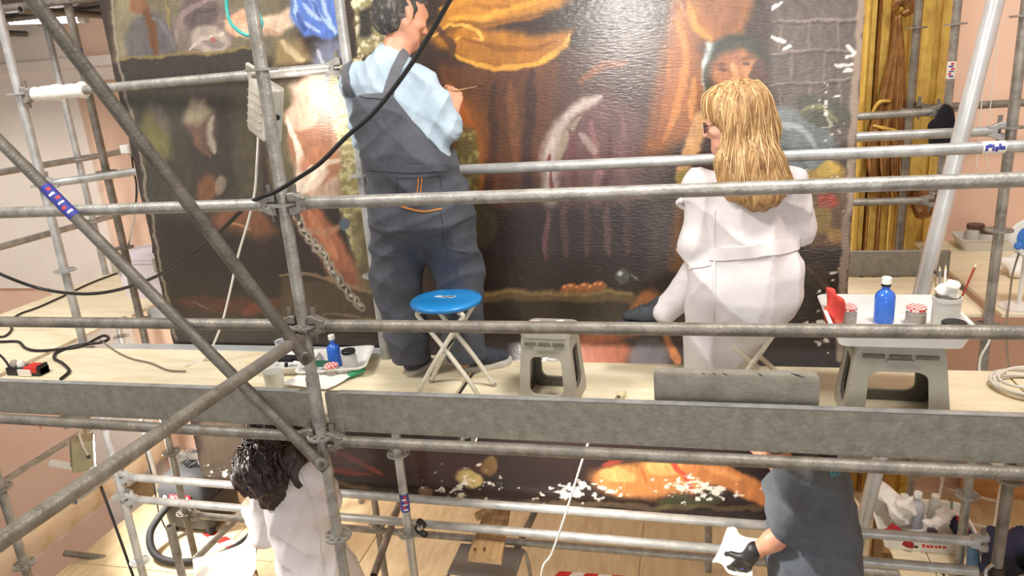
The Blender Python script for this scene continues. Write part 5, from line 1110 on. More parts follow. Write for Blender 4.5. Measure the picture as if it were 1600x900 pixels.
# ---------------------------------------------------------------- floodlights
def floodlight(label, c, n, up, w, h, power, back=LAMPBODY, roll=0, col=(1, .95, .88), size=None, deep=.03, glow=None):
    """c housing centre, n direction of the light"""
    c = np.asarray(c, float); n = nrm(n); r = nrm(np.cross(n, up)); u = np.cross(r, n)
    r, u = r*math.cos(roll)+u*math.sin(roll), u*math.cos(roll)-r*math.sin(roll)
    t = thing('floodlight', label, 'floodlight', c); lp = lambda ww, hh, q, rad=.015: frame3(c+n*q, r, u)(rrect(ww, hh, rad))
    loops(MB(), [lp(w*.9, h*.9, -deep), lp(w, h, -deep+.008), lp(w, h, .022), lp(w*1.04, h*1.04, .026), lp(w*1.04, h*1.04, .034), lp(w*.96, h*.96, .034)]).obj('housing', back, t)
    loops(MB(), [lp(w*.9, h*.9, .030), lp(w*.9, h*.9, .0365)]).obj('lamp_glass', glow or GLOW, t)
    P = [c+r*w*.56-n*.0, c+r*w*.56+u*h*.34-n*.03, c+r*w*.56+u*h*.74-n*.05, c-r*w*.56+u*h*.74-n*.05, c-r*w*.56+u*h*.34-n*.03, c-r*w*.56]
    for i in range(5): MB().sweep([P[i], P[i+1]], .009, 6).obj('bracket', LAMPBODY, t)
    for s in (-1, 1): MB().lathe([(.014, -.008), (.014, .012)], c+r*s*w*.56, 12, r).obj('knob', BLACKP, t)
    for q in np.linspace(-.3, .3, 5): MB().box((-w*.38, -.002, -.012), (w*.38, .002, 0), lambda V: c-n*(deep-.002)+V[:, :1]*r+(V[:, 1:2]+q*h)*u+V[:, 2:]*n).obj('cooling_fin', back, t, smooth=False)
    l = bpy.data.lights.new('floodlight_beam', 'AREA'); l.energy = power; l.color = col; l.shape = 'RECTANGLE'; l.size = w*.85 if size is None else size; l.size_y = h*.85 if size is None else size
    lo = bpy.data.objects.new('floodlight_beam', l); COL.objects.link(lo); lo.parent = t; q = c+n*.042
    lo.matrix_local = Matrix.Translation(Vector(q-wloc(t))) @ Vector(n).to_track_quat('-Z', 'Y').to_matrix().to_4x4()
    return t
FL1 = floodlight('grey floodlight seen from behind, hung left of the standing man', at(416, 172, y=3.10), (.62, .76, -.12), (0, 0, 1), .22, .24, 1.3, LAMPBODY, -.25, deep=.05, glow=GLOWS)
floodlight('olive backed floodlight hung on the lower left rail', at(139, 706, y=4.0), (.74, .66, -.15), (0, 0, 1), .20, .23, 60, LAMPBACK, .1, deep=.11)
floodlight('work floodlight above the front rail, out of frame', A(-.37, 2.06, 1.755), (.03, .97, -.12), (0, 0, 1), .24, .18, 5)
floodlight('work floodlight fixed under the upper deck', A(-.95, 2.80, -.09), (.90, .12, -.38), (0, 0, 1), .17, .11, 36, glow=GLOWS)
floodlight('work floodlight fixed under the left end of the upper deck', A(-3.05, 2.78, -.085), (.30, .42, -.85), (0, 1, 0), .17, .11, 26, glow=GLOWS)
ledger((XM, YF, 2.0), (XR+.3, YF, 2.0), 'topmost front rail above the picture', GALV)
t = thing('scaffold_ledger', 'short tube arm carrying the front floodlight', 'scaffold tube', A(-.37, YF, 2.05)); MB().pipe((-.37, YF+.1, 2.05), (-.37, 2.0, 2.05), TR).obj('tube', GALV, t); MB().pipe((-.37, 2.04, 2.05), (-.37, 2.04, 1.88), .012).obj('hanger', GALV, t)

# ---------------------------------------------------------------- cables
K = lambda *q: np.array(q)
cable('power_cable', 'black cable sweeping from the top, past the man, down to the left', [at(720, -30, y=2.35), at(700, 5, y=2.38), at(668, 60, y=2.42), at(630, 118, y=2.44), at(585, 175, y=2.45), at(540, 215, y=2.46), at(500, 255, y=2.46), at(460, 282, y=2.47), at(430, 300, y=2.49), at(408, 308, y=2.50), at(385, 322, y=2.55), at(330, 375, y=2.7), at(280, 410, y=2.8), at(235, 436, y=2.9), at(175, 455, y=3.0), at(120, 459, y=3.0), at(60, 450, y=3.0), at(0, 428, y=2.9), at(-40, 405, y=2.9)], .0085, CABLEK)
cable('lamp_cable', 'thin white cable dropping from the grey floodlight across the painting', [at(404, 205, y=3.12), at(402, 245, y=3.10), at(398, 300, y=3.12), at(388, 345, y=3.14), at(372, 400, y=3.16), at(356, 470, y=3.16), at(345, 510, y=3.15), at(330, 545, y=3.14), A(*at(318, 562, z=DZ+.006)[:2], DZ+.006), A(*at(290, 572, z=DZ+.006)[:2], DZ+.006)], .006, CABLEW)
zc = DZ+.009
def deckc(pts): return [np.array([*at(x, y, z=zc)[:2], zc]) for x, y in pts]
cable('power_cable', 'thick black cable looping on the left deck beside the red power strip', deckc([(95, 592), (108, 580), (98, 568), (85, 560), (90, 550), (120, 540), (158, 535), (170, 529), (160, 525), (130, 540), (100, 545), (60, 548), (40, 544), (28, 534), (0, 534), (-30, 532)]), .009, CABLEK)
cable('power_cable', 'black cable snaking along the far edge of the left deck', deckc([(-20, 522), (5, 526), (18, 515), (16, 506), (28, 492), (60, 480), (100, 462), (140, 443), (185, 426)]), .007, CABLEK)
cable('power_cable', 'thin brown cable trailing over the left deck toward the painting', deckc([(155, 530), (180, 548), (205, 560), (235, 567), (262, 578), (290, 580)]), .0045, CABLEG)
cable('plug_lead', 'short black lead entering the power strip', [at(-20, 540, y=2.9), at(0, 555, y=2.9), at(10, 566, y=2.9), A(*at(17, 578, z=DZ+.04)[:2], DZ+.04)], .006, CABLEK)
cable('hanging_wire', 'black wire hanging from the junction box on the far rail', [at(205, 236, y=4.3), at(208, 262, y=4.3), at(213, 290, y=4.3), at(211, 330, y=4.35), at(204, 372, y=4.4), at(200, 385, y=4.4)], .006, CABLEK)
cable('hanging_wire', 'white wire hanging beside the black one at the far rail', [at(207, 238, y=4.32), at(216, 290, y=4.32), at(208, 350, y=4.36), at(203, 384, y=4.4)], .0045, CABLEW)
cable('hanging_wire', 'thin black wire above the white bin', [at(236, 330, y=4.25), at(239, 395, y=4.3)], .004, CABLEK)
cable('teal_lead', 'teal loop of lead tied to the main upright at the top', [at(356, -25, y=2.9), at(354, 10, y=2.88), at(362, 38, y=2.86), at(385, 55, y=2.85), at(403, 50, y=2.85), at(409, 36, y=2.86), at(402, 18, y=2.87), at(390, 6, y=2.88)], .007, TEAL)
cable('rope', 'thin white cord hanging below the toe board in the middle', [at(920, 690, y=2.75), at(905, 735, y=2.9), at(880, 815, y=2.95), at(862, 865, y=3.0), at(845, 905, y=3.0), A(*at(840, 930, y=3.0)[:2], -1.6), A(-.45, 3.05, LZ+.006)], .005, CABLEW)
cable('power_cable', 'black cable hanging at lower left below the grey tube', [at(152, 745, y=3.6), at(165, 780, y=3.55), at(185, 835, y=3.5), at(208, 900, y=3.45), at(220, 935, y=3.4)], .009, CABLEK)
cable('power_cable', 'thin dark cable hanging in front of the pale upright at lower left', [at(222, 690, y=4.5), at(238, 745, y=4.5), at(246, 790, y=4.5), at(250, 806, y=4.3), A(*at(262, 832, z=LZ+.01)[:2], LZ+.01)], .006, CABLEK)
for q, x0 in enumerate((1548, 1562)): cable('string', ('left', 'right')[q]+' one of two thin white strings hanging before the peach wall', [at(x0, -10, y=5.3), at(x0-4, 60, y=5.3), at(x0-10, 120, y=5.3), at(x0-16, 180, y=5.3), at(x0-20-2*q, 225, y=5.3), at(x0-22+4*q, 265, y=5.3)], .0035, CABLEW)
cable('power_cable', 'beige cable dropping from the blue-centred disc', [at(1592, 396, y=4.05), at(1582, 430, y=4.05), at(1577, 470, y=4.03), at(1572, 520, y=3.9), at(1576, 572, y=3.7)], .005, CABLEG)
cable('power_cable', 'white cable bending behind the right edge upright', [at(1550, 515, y=3.7), at(1545, 535, y=3.7), at(1532, 560, y=3.7), at(1530, 590, y=3.68)], .006, CABLEW)
# coil of white cable
cc = A(1.345, 3.08, DZ); t = thing('cable_coil', 'coil of white cable lying on the deck at the right edge', 'cable', cc)
for k in range(6):
    a = np.linspace(0, 2*math.pi, 41); rr = .135+.009*math.sin(k*2.1); ox, oy = .012*math.sin(k*1.7), .010*math.cos(k*2.3)
    MB().sweep([cc+A(ox+rr*math.cos(q)*1.05, oy+rr*math.sin(q)*.9, .008+.0075*k+.006*math.sin(2*q+k)) for q in a], .0058, 8, False).obj('cable_loop', CABLEW, t, angle=0)
a = np.linspace(-.3, 1.7*math.pi, 36); MB().sweep([cc+A(.02+.075*math.cos(q), -.15+.07*math.sin(q), .008) for q in a], .0058, 8).obj('cable_loop', CABLEW, t, angle=0)

# ---------------------------------------------------------------- left deck
pc = at(45, 585, z=DZ); t = thing('power_strip', 'power strip with red end and white label at left on the deck', 'power strip', A(pc[0], pc[1], DZ)); b0 = A(pc[0], pc[1]+.01, DZ)
MB().box(b0+A(-.12, -.035, 0), b0+A(.10, .035, .045)).obj('strip_body', BLACKP, t, smooth=False, bevel=.006); MB().box(b0+A(.0, -.037, .02), b0+A(.085, .037, .052)).obj('red_cover', REDP, t, smooth=False, bevel=.004); MB().box(b0+A(-.03, -.045, .004), b0+A(.05, -.036, .040)).obj('label', TAPEW, t, smooth=False)
for dx in (-.09, -.045): MB().lathe([(.02, .04), (.02, .065), (.014, .075)], b0+A(dx, 0, 0), 16).obj('plug', GREYP if dx < -.08 else WHITEP, t)
MB().box(b0+A(.085, -.03, 0), b0+A(.10, .03, .06)).obj('end_block', BLACKP, t, smooth=False, bevel=.003)
S0 = A(-3.80, 4.42, DZ); t = thing('plastic_bin', 'lilac-white plastic storage bin on the left deck beside the painting', 'bin', S0); lp = lambda w_, d_, z, r=.03: frame3(S0+A(0, 0, z), (1, 0, 0), (0, 1, 0))(rrect(w_, d_, r))
BINM = mat('lilac_white_plastic', (222, 214, 222), .45, 0, (210, 202, 212), 4)
loops(MB(), [lp(.36, .30, 0), lp(.40, .33, .26), lp(.42, .35, .262), lp(.42, .35, .285)]).obj('bin_body', BINM, t); loops(MB(), [lp(.43, .36, .285), lp(.435, .365, .30), lp(.43, .36, .315), lp(.36, .3, .325)]).obj('lid', BINM, t)
MB().box(S0+A(.15, -.19, .20), S0+A(.20, -.178, .30)).obj('clip', GREYP, t, smooth=False, bevel=.003); MB().box(S0+A(-.20, -.19, .20), S0+A(-.15, -.178, .30)).obj('clip', GREYP, t, smooth=False, bevel=.003)
S = SDF(.02).ball(S0+A(.1, .02, .35), .03).ball(S0+A(.14, .0, .345), .026).ball(S0+A(.12, .05, .36), .022); t = thing('tissue', 'small white crumpled tissue on top of the plastic bin', 'tissue', S0+A(.12, .02, .325)); S.mesh('tissue_wad', PAPER, t, .009)
jb = at(199, 233, y=4.3); t = thing('junction_box', 'small white junction box on the far rail at left', 'junction box', jb); MB().box(jb-A(.035, .03, .03), jb+A(.035, .03, .03)).obj('box_body', WHITEP, t, smooth=False, bevel=.006); MB().lathe([(.012, -.05), (.012, -.03)], jb+A(.02, 0, 0), 12).obj('gland', GREYP, t); MB().box(jb-A(.03, .034, .025), jb+A(.03, .029, .025)).obj('cover', WHITEP, t, smooth=False, bevel=.003)

# ---------------------------------------------------------------- right deck
c = A(1.96, 5.40, DZ); tray('shallow white tray with two dark lidded jars on the far right deck', c, .40, .26, .085, 0, WHITET)
jar('brown lidded jar at the back of the far right tray', c+A(-.07, .05, .008), .055, .115, mat('brown_lid', (92, 66, 56), .5), WHITET, .03); jar('brown lidded jar at the front of the far right tray', c+A(-.01, -.02, .008), .055, .10, mat('brown_lid', (92, 66, 56), .5), WHITET, .03)
jar('tall brown lidded jar right of the far tray', A(2.30, 5.30, DZ), .06, .14, mat('brown_lid', (92, 66, 56), .5), mat('greyish_jar', (190, 176, 170), .3), .03)
dc = at(1614, 372, y=4.06); dn = nrm(A(-.35, -.92, .1)); t = thing('disc_lamp', 'white disc with a blue centre on a stand at the right edge', 'lamp', A(dc[0], dc[1]+.06, DZ))
BLUD = mat('disc_blue', (60, 120, 200), .4)
MB().lathe([(.02, -.03), (.08, -.028), (.102, -.01), (.102, .008), (.092, .016), (.07, .016)], dc, 36, dn).obj('disc_rim', WHITEP, t); MB().lathe([(.070, .012), (.066, .018), (.02, .020)], dc, 30, dn).obj('disc_centre', BLUD, t)
k0 = at(1591, 384, y=4.02); MB().lathe([(.016, -.016), (.019, -.008), (.019, .012), (.012, .018)], k0, 16, dn).obj('knob', BLUD, t)
MB().pipe((dc[0], dc[1]+.06, DZ+.015), (dc[0], dc[1]+.06, dc[2]), .010).obj('stand', WHITEP, t); MB().lathe([(.09, 0), (.09, .012), (.02, .018)], A(dc[0], dc[1]+.06, DZ), 24).obj('base', WHITEP, t)
S = SDF(.03); ps = at(1590, 432, z=DZ)
gq = np.random.default_rng(2)
for q in range(8): a0 = A(ps[0], ps[1], DZ+.03)+A(gq.uniform(-.08, .16), gq.uniform(-.06, .1), gq.uniform(0, .05)); S.cap(a0, a0+A(gq.uniform(-.08, .08), gq.uniform(-.05, .05), gq.uniform(-.01, .04)), .035, .028)
S.clips.append(lambda x, y, z: DZ+.001-z); S.disp = folds([((1, .4, .5), 70, .007, 0), ((.3, 1, -.4), 90, .005, 2)]); t = thing('plastic_sheet', 'crumpled white plastic sheet on the right deck', 'plastic sheet', A(ps[0], ps[1], DZ)); S.mesh('sheet', PAPER, t, .009)
S = SDF(.03).chain([at(1478, 172, y=5.0), at(1466, 200, y=4.99), at(1468, 228, y=4.99)], [.035, .05, .06]).cap(at(1480, 180, y=4.99), at(1482, 226, y=4.99), .04, .05); S.disp = folds([((1, .2, .3), 60, .006, 0)]); t = thing('black_bag', 'black cloth bag hanging on the stickered upright at right', 'bag', at(1472, 235, y=5.0)); S.mesh('bag_body', DARKCL, t, .01)
MB().sweep(spline([at(1470, 180, y=5.0), at(1478, 164, y=5.02), at(1486, 180, y=5.0)], 5), .008, 8).obj('handle', DARKCL, t)

# ================================================================ LOWER DECK
# old board across the rails
pA = [A(-1.33, 3.10, -.93), A(-1.15, 3.10, -.93), A(-1.05, 4.10, -1.50), A(-1.24, 4.10, -1.50)]
pA = [at(731, 868, y=3.22), at(784, 874, y=3.22), at(800, 778, y=3.75), at(764, 776, y=3.75)]
t = thing('old_board', 'old knotted wooden board lying over the lower rails', 'board', pA[0]); MB().prism(pA, (0, -.012, -.03)).obj('board', WOOD, t, smooth=False, bevel=.003, bseg=1)
for x_, y_ in ((742, 858), (757, 857)):
    k = at(x_, y_, y=3.26); MB().lathe([(.008, 0), (.006, .003)], k, 10, nrm(A(0, -.5, .85))).obj('knot', mat('knot_dark', (60, 40, 26), .8), t)
pA = [at(746, 815, y=3.42), at(770, 800, y=3.5), at(766, 793, y=3.5), at(742, 808, y=3.42)]; o = MB().prism(pA, (0, 0, .025)).obj('wood_offcut', WOOD, None, smooth=False, loc=pA[0]); tag(o, 'small wooden offcut lying on the old board', 'wood')
# metal stool frame below it
c = A(-1.30, 3.80, LZ); t = thing('metal_stool', 'grey steel framed stool on the lower deck under the old board', 'stool', c)
MB().box(c+A(-.19, -.15, .42), c+A(.25, .15, .44)).obj('seat', mat('grey_seat', (110, 108, 104), .5), t, smooth=False, bevel=.008)
for sx, sy in ((-.2, -.15), (.26, -.15), (-.2, .15), (.26, .15)): MB().sweep(spline([c+A(sx*1.1, sy*1.15, .002), c+A(sx, sy, .36), c+A(sx*.9, sy, .415)], 5), .012, 10).obj('leg', GALV, t)
# hazard tape
def tape(label, pts, wvec, n, nv=(0, 0, .004)):
    P = np.array(pts, float); w_ = np.asarray(wvec, float); nv = np.asarray(nv, float); t = thing('hazard_tape', label, 'tape', P[0])
    for i in range(n):
        a = P[0]+(P[1]-P[0])*i/n; b = P[0]+(P[1]-P[0])*(i+1)/n; s_ = (b-a)*.5
        MB().prism([a, b, b+w_+s_, a+w_+s_], nv).obj('stripe', REDP if i % 2 == 0 else TAPEW, t, smooth=False)
    return t
tape('red and white tape on the floor at the bottom middle', [A(-.95, 4.20, LZ+.001), A(-.2, 4.22, LZ+.001)], (0, .10, 0), 8)
tape('red and white tape near the white chair shell and vacuum cleaner', [A(-3.86, 4.36, LZ+.001), A(-3.48, 4.20, LZ+.001)], (.03, .08, 0), 5)
tape('red and white tape on the tipped board right of the man in grey', [at(1324, 785, y=4.6), at(1348, 815, y=4.5)], (-.01, .0, -.08), 5, (0, -.004, .002))
tape('red and white tape on the upright left of the man in grey', [A(.10, 4.42, -1.16), A(.10, 4.42, -.98)], (.05, 0, 0), 3, (0, -.002, 0))
# vacuum cleaner
vb = A(-3.95, 4.55, LZ); t = thing('vacuum_cleaner', 'black workshop vacuum cleaner with thick hose on the lower deck', 'vacuum cleaner', vb)
lp = lambda w_, d_, z, r=.07, dx=0: frame3(vb+A(dx, 0, z), (1, 0, 0), (0, 1, 0))(rrect(w_, d_, r))
loops(MB(), [lp(.40, .38, .05), lp(.44, .42, .08), lp(.46, .44, .30), lp(.46, .44, .32)]).obj('tank', BLACKP, t); loops(MB(), [lp(.44, .42, .325), lp(.48, .46, .335), lp(.48, .46, .40), lp(.40, .38, .50), lp(.26, .26, .53)]).obj('motor_head', DKRUB, t)
for sx in (-1, 1):
    for sy in (-1, 1): MB().lathe([(.035, -.02), (.045, -.012), (.045, .012), (.035, .02)], vb+A(sx*.17, sy*.17, .046), 16, (1, 0, 0)).obj('wheel', DKRUB, t)
MB().sweep(spline([vb+A(.02, .16, .36), vb+A(.0, .17, .68), vb+A(.05, .17, .76), vb+A(.14, .17, .76), vb+A(.2, .17, .66), vb+A(.2, .16, .38)], 6), .02, 10).obj('handle', BLACKP, t)
MB().box(vb+A(-.10, -.236, .335), vb+A(.10, -.225, .385)).obj('name_plate', mat('dark_red_plate', (150, 30, 40), .5), t, smooth=False)
tx = bpy.data.curves.new('text', 'FONT'); tx.body = 'BOSCH'; tx.size = .05; tx.extrude = .001; to = bpy.data.objects.new('text', tx); COL.objects.link(to); dg = bpy.context.evaluated_depsgraph_get(); tm = bpy.data.meshes.new_from_object(to.evaluated_get(dg)); bpy.data.objects.remove(to)
vv = np.array([v.co[:] for v in tm.vertices]); MB().add(np.stack([vb[0]-.085+vv[:, 0], vb[1]-.238-vv[:, 2], vb[2]+.344+vv[:, 1]], 1), [tuple(p.vertices) for p in tm.polygons]).obj('lettering', TAPEW, t, recalc=False)
MB().lathe([(.012, 0), (.016, .001), (.016, .003)], vb+A(-.14, -.232, .36), 18, (0, -1, 0)).obj('badge', TAPEW, t)
MB().sweep(spline([vb+A(-.12, -.2, .3), vb+A(-.17, -.42, .17), vb+A(-.05, -.55, .06), vb+A(.2, -.58, .04), vb+A(.48, -.45, .05), vb+A(.60, -.2, .1), vb+A(.58, .0, .3), vb+A(.52, .05, .5)], 10), .028, 12).obj('hose', DKRUB, t, angle=0)
gq = np.random.default_rng(5)
for q in range(5): MB().sweep(spline([vb+A(.08+.1*math.cos(a_)*(1+.1*q), -.05+.05*math.sin(a_*2), .53+.02*q+.07*abs(math.sin(a_))) for a_ in np.linspace(0, 6.0, 9)], 5), .006, 6).obj('cable_loop', CABLEK, t)
# white moulded chair shells
def chair_shell(label, c, a, m=WHITEP, back=.44, legs=True):
    c = np.asarray(c, float); ux = rot2((1, 0), a); uy = rot2((0, 1), a); t = thing('folding_chair', label, 'chair', c)
    prof = [(-.20, .43), (-.10, .42), (.06, .42), (.15, .45), (.20, .55), (.225, .70), (.24, .45+back)]; pr = spline(np.array([[x, 0, z] for x, z in prof]), 5); n = len(pr); V = []; us = np.linspace(-1, 1, 13)
    for i, (x, _, z) in enumerate(pr):
        s_ = i/(n-1); wv = .21*(1-.28*max(0, (s_-.6)/.4)**2)
        for u in us: V.append(c+uy*(x-.06*u*u*max(0, s_-.45))+ux*u*wv+A(0, 0, z-(.02*(1-s_))*(1-u*u)-.05*u*u*max(0, (s_-.8)/.2)))
    V = np.array(V); F_ = [(i*13+q, i*13+q+1, (i+1)*13+q+1, (i+1)*13+q) for i in range(n-1) for q in range(12)]
    b_ = MB().add(V, F_).add(V-A(0, 0, .008)-uy*.004, [f[::-1] for f in F_]); b_.obj('shell', m, t, recalc=False, angle=0)
    for s_ in (-1, 1):
        MB().sweep([c+ux*s_*.20-uy*.22+A(0, 0, .002), c+ux*s_*.19+uy*.16+A(0, 0, .43)], .011, 10).obj('leg', CREAM, t); MB().sweep([c+ux*s_*.18+uy*.24+A(0, 0, .002), c+ux*s_*.18-uy*.16+A(0, 0, .42)], .011, 10).obj('leg', CREAM, t)
    for yy in (-.22, .24): MB().sweep([c-ux*.2+uy*yy*.86+A(0, 0, .06), c+ux*.2+uy*yy*.86+A(0, 0, .06)], .009, 8).obj('crossbar', CREAM, t)
    return t
chair_shell('white moulded chair at the bottom left beside the vacuum hose', A(-2.98, 3.52, LZ), -.9)
chair_shell('white folding chair with crossed legs at the lower right', A(2.02, 5.36, LZ), 2.7, back=.36)
# plastic wrapped timber
t = thing('wrapped_timber', 'pale timber beam wrapped in clear plastic at the lower left', 'timber', A(-5.2, 3.0, -2.1)); MB().box((-5.34, 2.6, -2.02), (-5.10, 5.55, -1.86)).obj('beam', mat('pale_timber', (222, 190, 116), .6, 0, (196, 156, 84), 3, (8, 1, 8)), t, smooth=False, bevel=.006)
X = np.linspace(2.6, 5.55, 60); TH = np.linspace(-1.9, 1.9, 15); V = []
for i, y_ in enumerate(X):
    for q, th in enumerate(TH): r_ = .165+.016*math.sin(y_*23+th*3)+.010*math.sin(y_*57-th*5); V.append((-5.22+r_*1.05*math.sin(th), y_, -1.95+r_*math.cos(th)))
F_ = [(i*15+q, i*15+q+1, (i+1)*15+q+1, (i+1)*15+q) for i in range(59) for q in range(14)]; FILM = mat('plastic_film', (246, 242, 236), .15); FILM.node_tree.nodes['Principled BSDF'].inputs['Alpha'].default_value = .32
MB().add(np.array(V), F_).obj('plastic_film', FILM, t, angle=0)
for y_ in (2.6, 5.2): MB().box((-5.44, y_, -2.3), (-5.0, y_+.1, -2.13)).obj('bearer', WOOD, t, smooth=False)
ledger((-5.9, 2.62, -2.33), (-4.75, 2.62, -2.33), 'bearer tube below the wrapped timber, near end', GALVD, heads=(0, 0)); ledger((-5.9, 5.25, -2.33), (-4.75, 5.25, -2.33), 'bearer tube below the wrapped timber, far end', GALVD, heads=(0, 0))
# rolled paper behind the olive lamp
ra = at(82, 724, y=4.12); rbq = at(176, 738, y=3.85); t = thing('paper_roll', 'white paper roll lying behind the olive floodlight', 'paper roll', ra); MB().pipe(ra, rbq, .030, .024, 24).obj('roll', PAPER, t); MB().pipe(ra+(rbq-ra)*.02, ra-(rbq-ra)*.03, .020, .016).obj('core', GREYP, t)
ledger(at(100, 864, y=3.9), at(165, 872, y=4.0), 'dark stub of pipe poking out beside the lower deck edge', GALVD, heads=(0, 0), name='pipe_stub', cat='pipe')
o = MB().prism([at(44, 654, y=3.6), at(56, 652, y=3.6), at(62, 662, y=3.6), at(64, 671, y=3.6), at(58, 661, y=3.6), at(46, 658, y=3.6)], (0, .003, 0)).obj('red_ribbon', REDP, None, smooth=False, loc=at(44, 654, y=3.6)); tag(o, 'scrap of red ribbon hanging under the left toe board', 'ribbon')
# box on lower deck near woman
o = MB().box((-3.42, 3.62, LZ), (-3.05, 3.9, LZ+.10)).obj('timber_block', WOOD, None, smooth=False, bevel=.004, loc=(-3.42, 3.62, LZ)); tag(o, 'low wooden block behind the white moulded chair', 'block')
# shelf and tray at lower right
t = thing('plywood_shelf', 'plywood shelf carried on the lower rails at right', 'shelf', A(1.15, 4.0, -1.53)); MB().box((1.18, 3.93, -1.53), (1.37, 4.75, -1.512)).obj('shelf_plank', PLY, t, smooth=False, bevel=.002, bseg=1); MB().box((1.376, 3.93, -1.53), (1.66, 4.75, -1.512)).obj('shelf_plank', PLY, t, smooth=False, bevel=.002, bseg=1)
MB().box((1.22, 4.68, -1.95), (1.28, 4.74, -1.53)).obj('shelf_post', WOOD, t, smooth=False); MB().box((1.22, 4.68, LZ), (1.6, 4.74, -1.95)).obj('shelf_foot', WOOD, t, smooth=False)
tc_ = A(1.40, 4.36, -1.511); lt = tray('white tray of bags, bottles and rags on the lower right shelf', tc_, .54, .46, .09, -.04)
gq = np.random.default_rng(6)
for q in range(6):
    x_ = tc_[0]-.06+q*.022; MB().box((x_, tc_[1]-.236+.001*q, tc_[2]+.055), (x_+(.016 if q % 2 else .012), tc_[1]-.226, tc_[2]+.055+(.016, .011, .013, .010, .014, .011)[q])).obj('tray_marking', REDP, lt, smooth=False)
iz = tc_[2]+.008
S = SDF(.04); 
for q in range(9): a0 = tc_+A(-.17+gq.uniform(-.04, .08), gq.uniform(-.08, .16), .08+gq.uniform(0, .12)); S.cap(a0, a0+A(gq.uniform(-.03, .05), gq.uniform(-.05, .05), gq.uniform(0, .06)), .05, .035)
S.disp = folds([((1, .4, .9), 60, .008, 0), ((.3, 1, -.7), 80, .006, 2)]); S.clips.append(lambda x, y, z: iz-z); t = thing('plastic_bag', 'white crumpled carrier bag at the left of the lower tray', 'bag', A(tc_[0]-.15, tc_[1]+.05, iz)); S.mesh('bag_body', PAPER, t, .010)
S = SDF(.03)
for q in range(6): a0 = tc_+A(.08+gq.uniform(-.06, .08), gq.uniform(-.12, .08), .08+gq.uniform(0, .04)); S.cap(a0, a0+A(gq.uniform(-.05, .05), gq.uniform(-.04, .04), .02), .035, .025)
S.disp = folds([((1, .4, .9), 70, .007, 0), ((.3, 1, -.7), 90, .005, 2)]); t = thing('plastic_bag', 'folded white plastic in the middle of the lower tray', 'bag', A(tc_[0]+.08, tc_[1], iz)); S.mesh('bag_body', WHITEP, t, .010)
S = SDF(.02).cap(tc_+A(-.20, -.14, .06), tc_+A(-.13, -.20, .06), .042, .035).cap(tc_+A(-.20, -.11, .09), tc_+A(-.15, -.17, .08), .032, .03); S.disp = folds([((1, .4, .6), 80, .005, 0), ((.2, 1, .5), 60, .005, 1)]); t = thing('red_rag', 'crumpled dark red rag in the lower tray', 'rag', tc_+A(-.17, -.16, .008)); S.mesh('cloth', REDC, t, .009)
S = SDF(.015).cap(tc_+A(-.085, -.18, .045), tc_+A(-.07, -.175, .07), .032, .022); t = thing('green_sponge', 'small dark green sponge by the red rag', 'sponge', tc_+A(-.08, -.18, .008)); S.mesh('sponge_body', mat('dark_green', (60, 70, 54), .9), t, .008)
bottle('clear plastic bottle with lilac liquid in the lower tray', tc_+A(-.02, .06, .008), .045, .24, CLEAR, WHITEP, shoulder=.6, neck=.42, fill=PURPLEL)
bottle('second lilac bottle behind the clear one in the lower tray', tc_+A(-.075, .13, .008), .042, .17, CLEAR, WHITEP, shoulder=.6, neck=.5, fill=PURPLEL)
bottle('small white capped bottle behind the white plastic in the lower tray', tc_+A(.10, .12, .008), .036, .19, WHITET, WHITEP, shoulder=.7, neck=.55)
bottle('squat white bottle with dark purple cap in the lower tray', tc_+A(.01, -.15, .008), .036, .115, WHITET, mat('purple_cap', (52, 36, 62), .4), shoulder=.66, neck=.62)
S = SDF(.02).cap(tc_+A(.20, -.06, .06), tc_+A(.17, .06, .10), .045, .035).cap(tc_+A(.22, -.12, .05), tc_+A(.2, -.02, .08), .04, .04); t = thing('pencil_case', 'dark blue pouch with red rim in the lower tray', 'pouch', tc_+A(.19, -.04, .008)); S.mesh('pouch_body', NAVYCL, t, .009)
MB().sweep(S.snap(np.array([tc_+A(.215+.03*math.cos(q), -.03+.09*math.sin(q), .14) for q in np.linspace(0, 6.28, 28)]), .001), .005, 8).obj('red_rim', REDP, t)
for q in range(2): b0 = tc_+A(.17, .02+.02*q, .09); t = thing('pencil', ('green', 'silver')[q]+' pencil sticking out of the dark blue pouch', 'pencil', b0); MB().sweep([b0, b0+A(-.01, .01*q, .12)], .004, 8).obj('pencil_body', (mat('green_pencil', (40, 130, 70), .4), METAL)[q], t); MB().sweep([b0+A(-.01, .01*q, .12), b0+A(-.0115, .01*q, .138)], [.004, .0008], 8).obj('pencil_tip', BLACKP, t)
cable('tie_cord', 'black cord hanging over the plywood shelf edge', [A(1.40, 4.05, -1.505), A(1.405, 3.93, -1.50), A(1.412, 3.915, -1.55), A(1.40, 3.91, -1.66), A(1.45, 3.91, -1.72)], .005, CABLEK)
# tipped board, panel, jacket
o = MB().prism([at(1318, 780, y=4.85), at(1334, 775, y=4.85), at(1362, 812, y=4.6), at(1346, 822, y=4.6)], (0, .02, -.35)).obj('tipped_board', PLY, None, smooth=False, loc=at(1318, 780, y=4.85)); tag(o, 'pale board tipped up beside the man in grey', 'board')
o = MB().box((2.05, 5.60, LZ), (3.0, 5.64, LZ+.72)).obj('panelling', PANELW, None, smooth=False, loc=(2.05, 5.60, LZ)); tag(o, 'low orange-brown cupboard behind the lower right chair', 'panelling')  # a single thin wood panel standing by the back wall
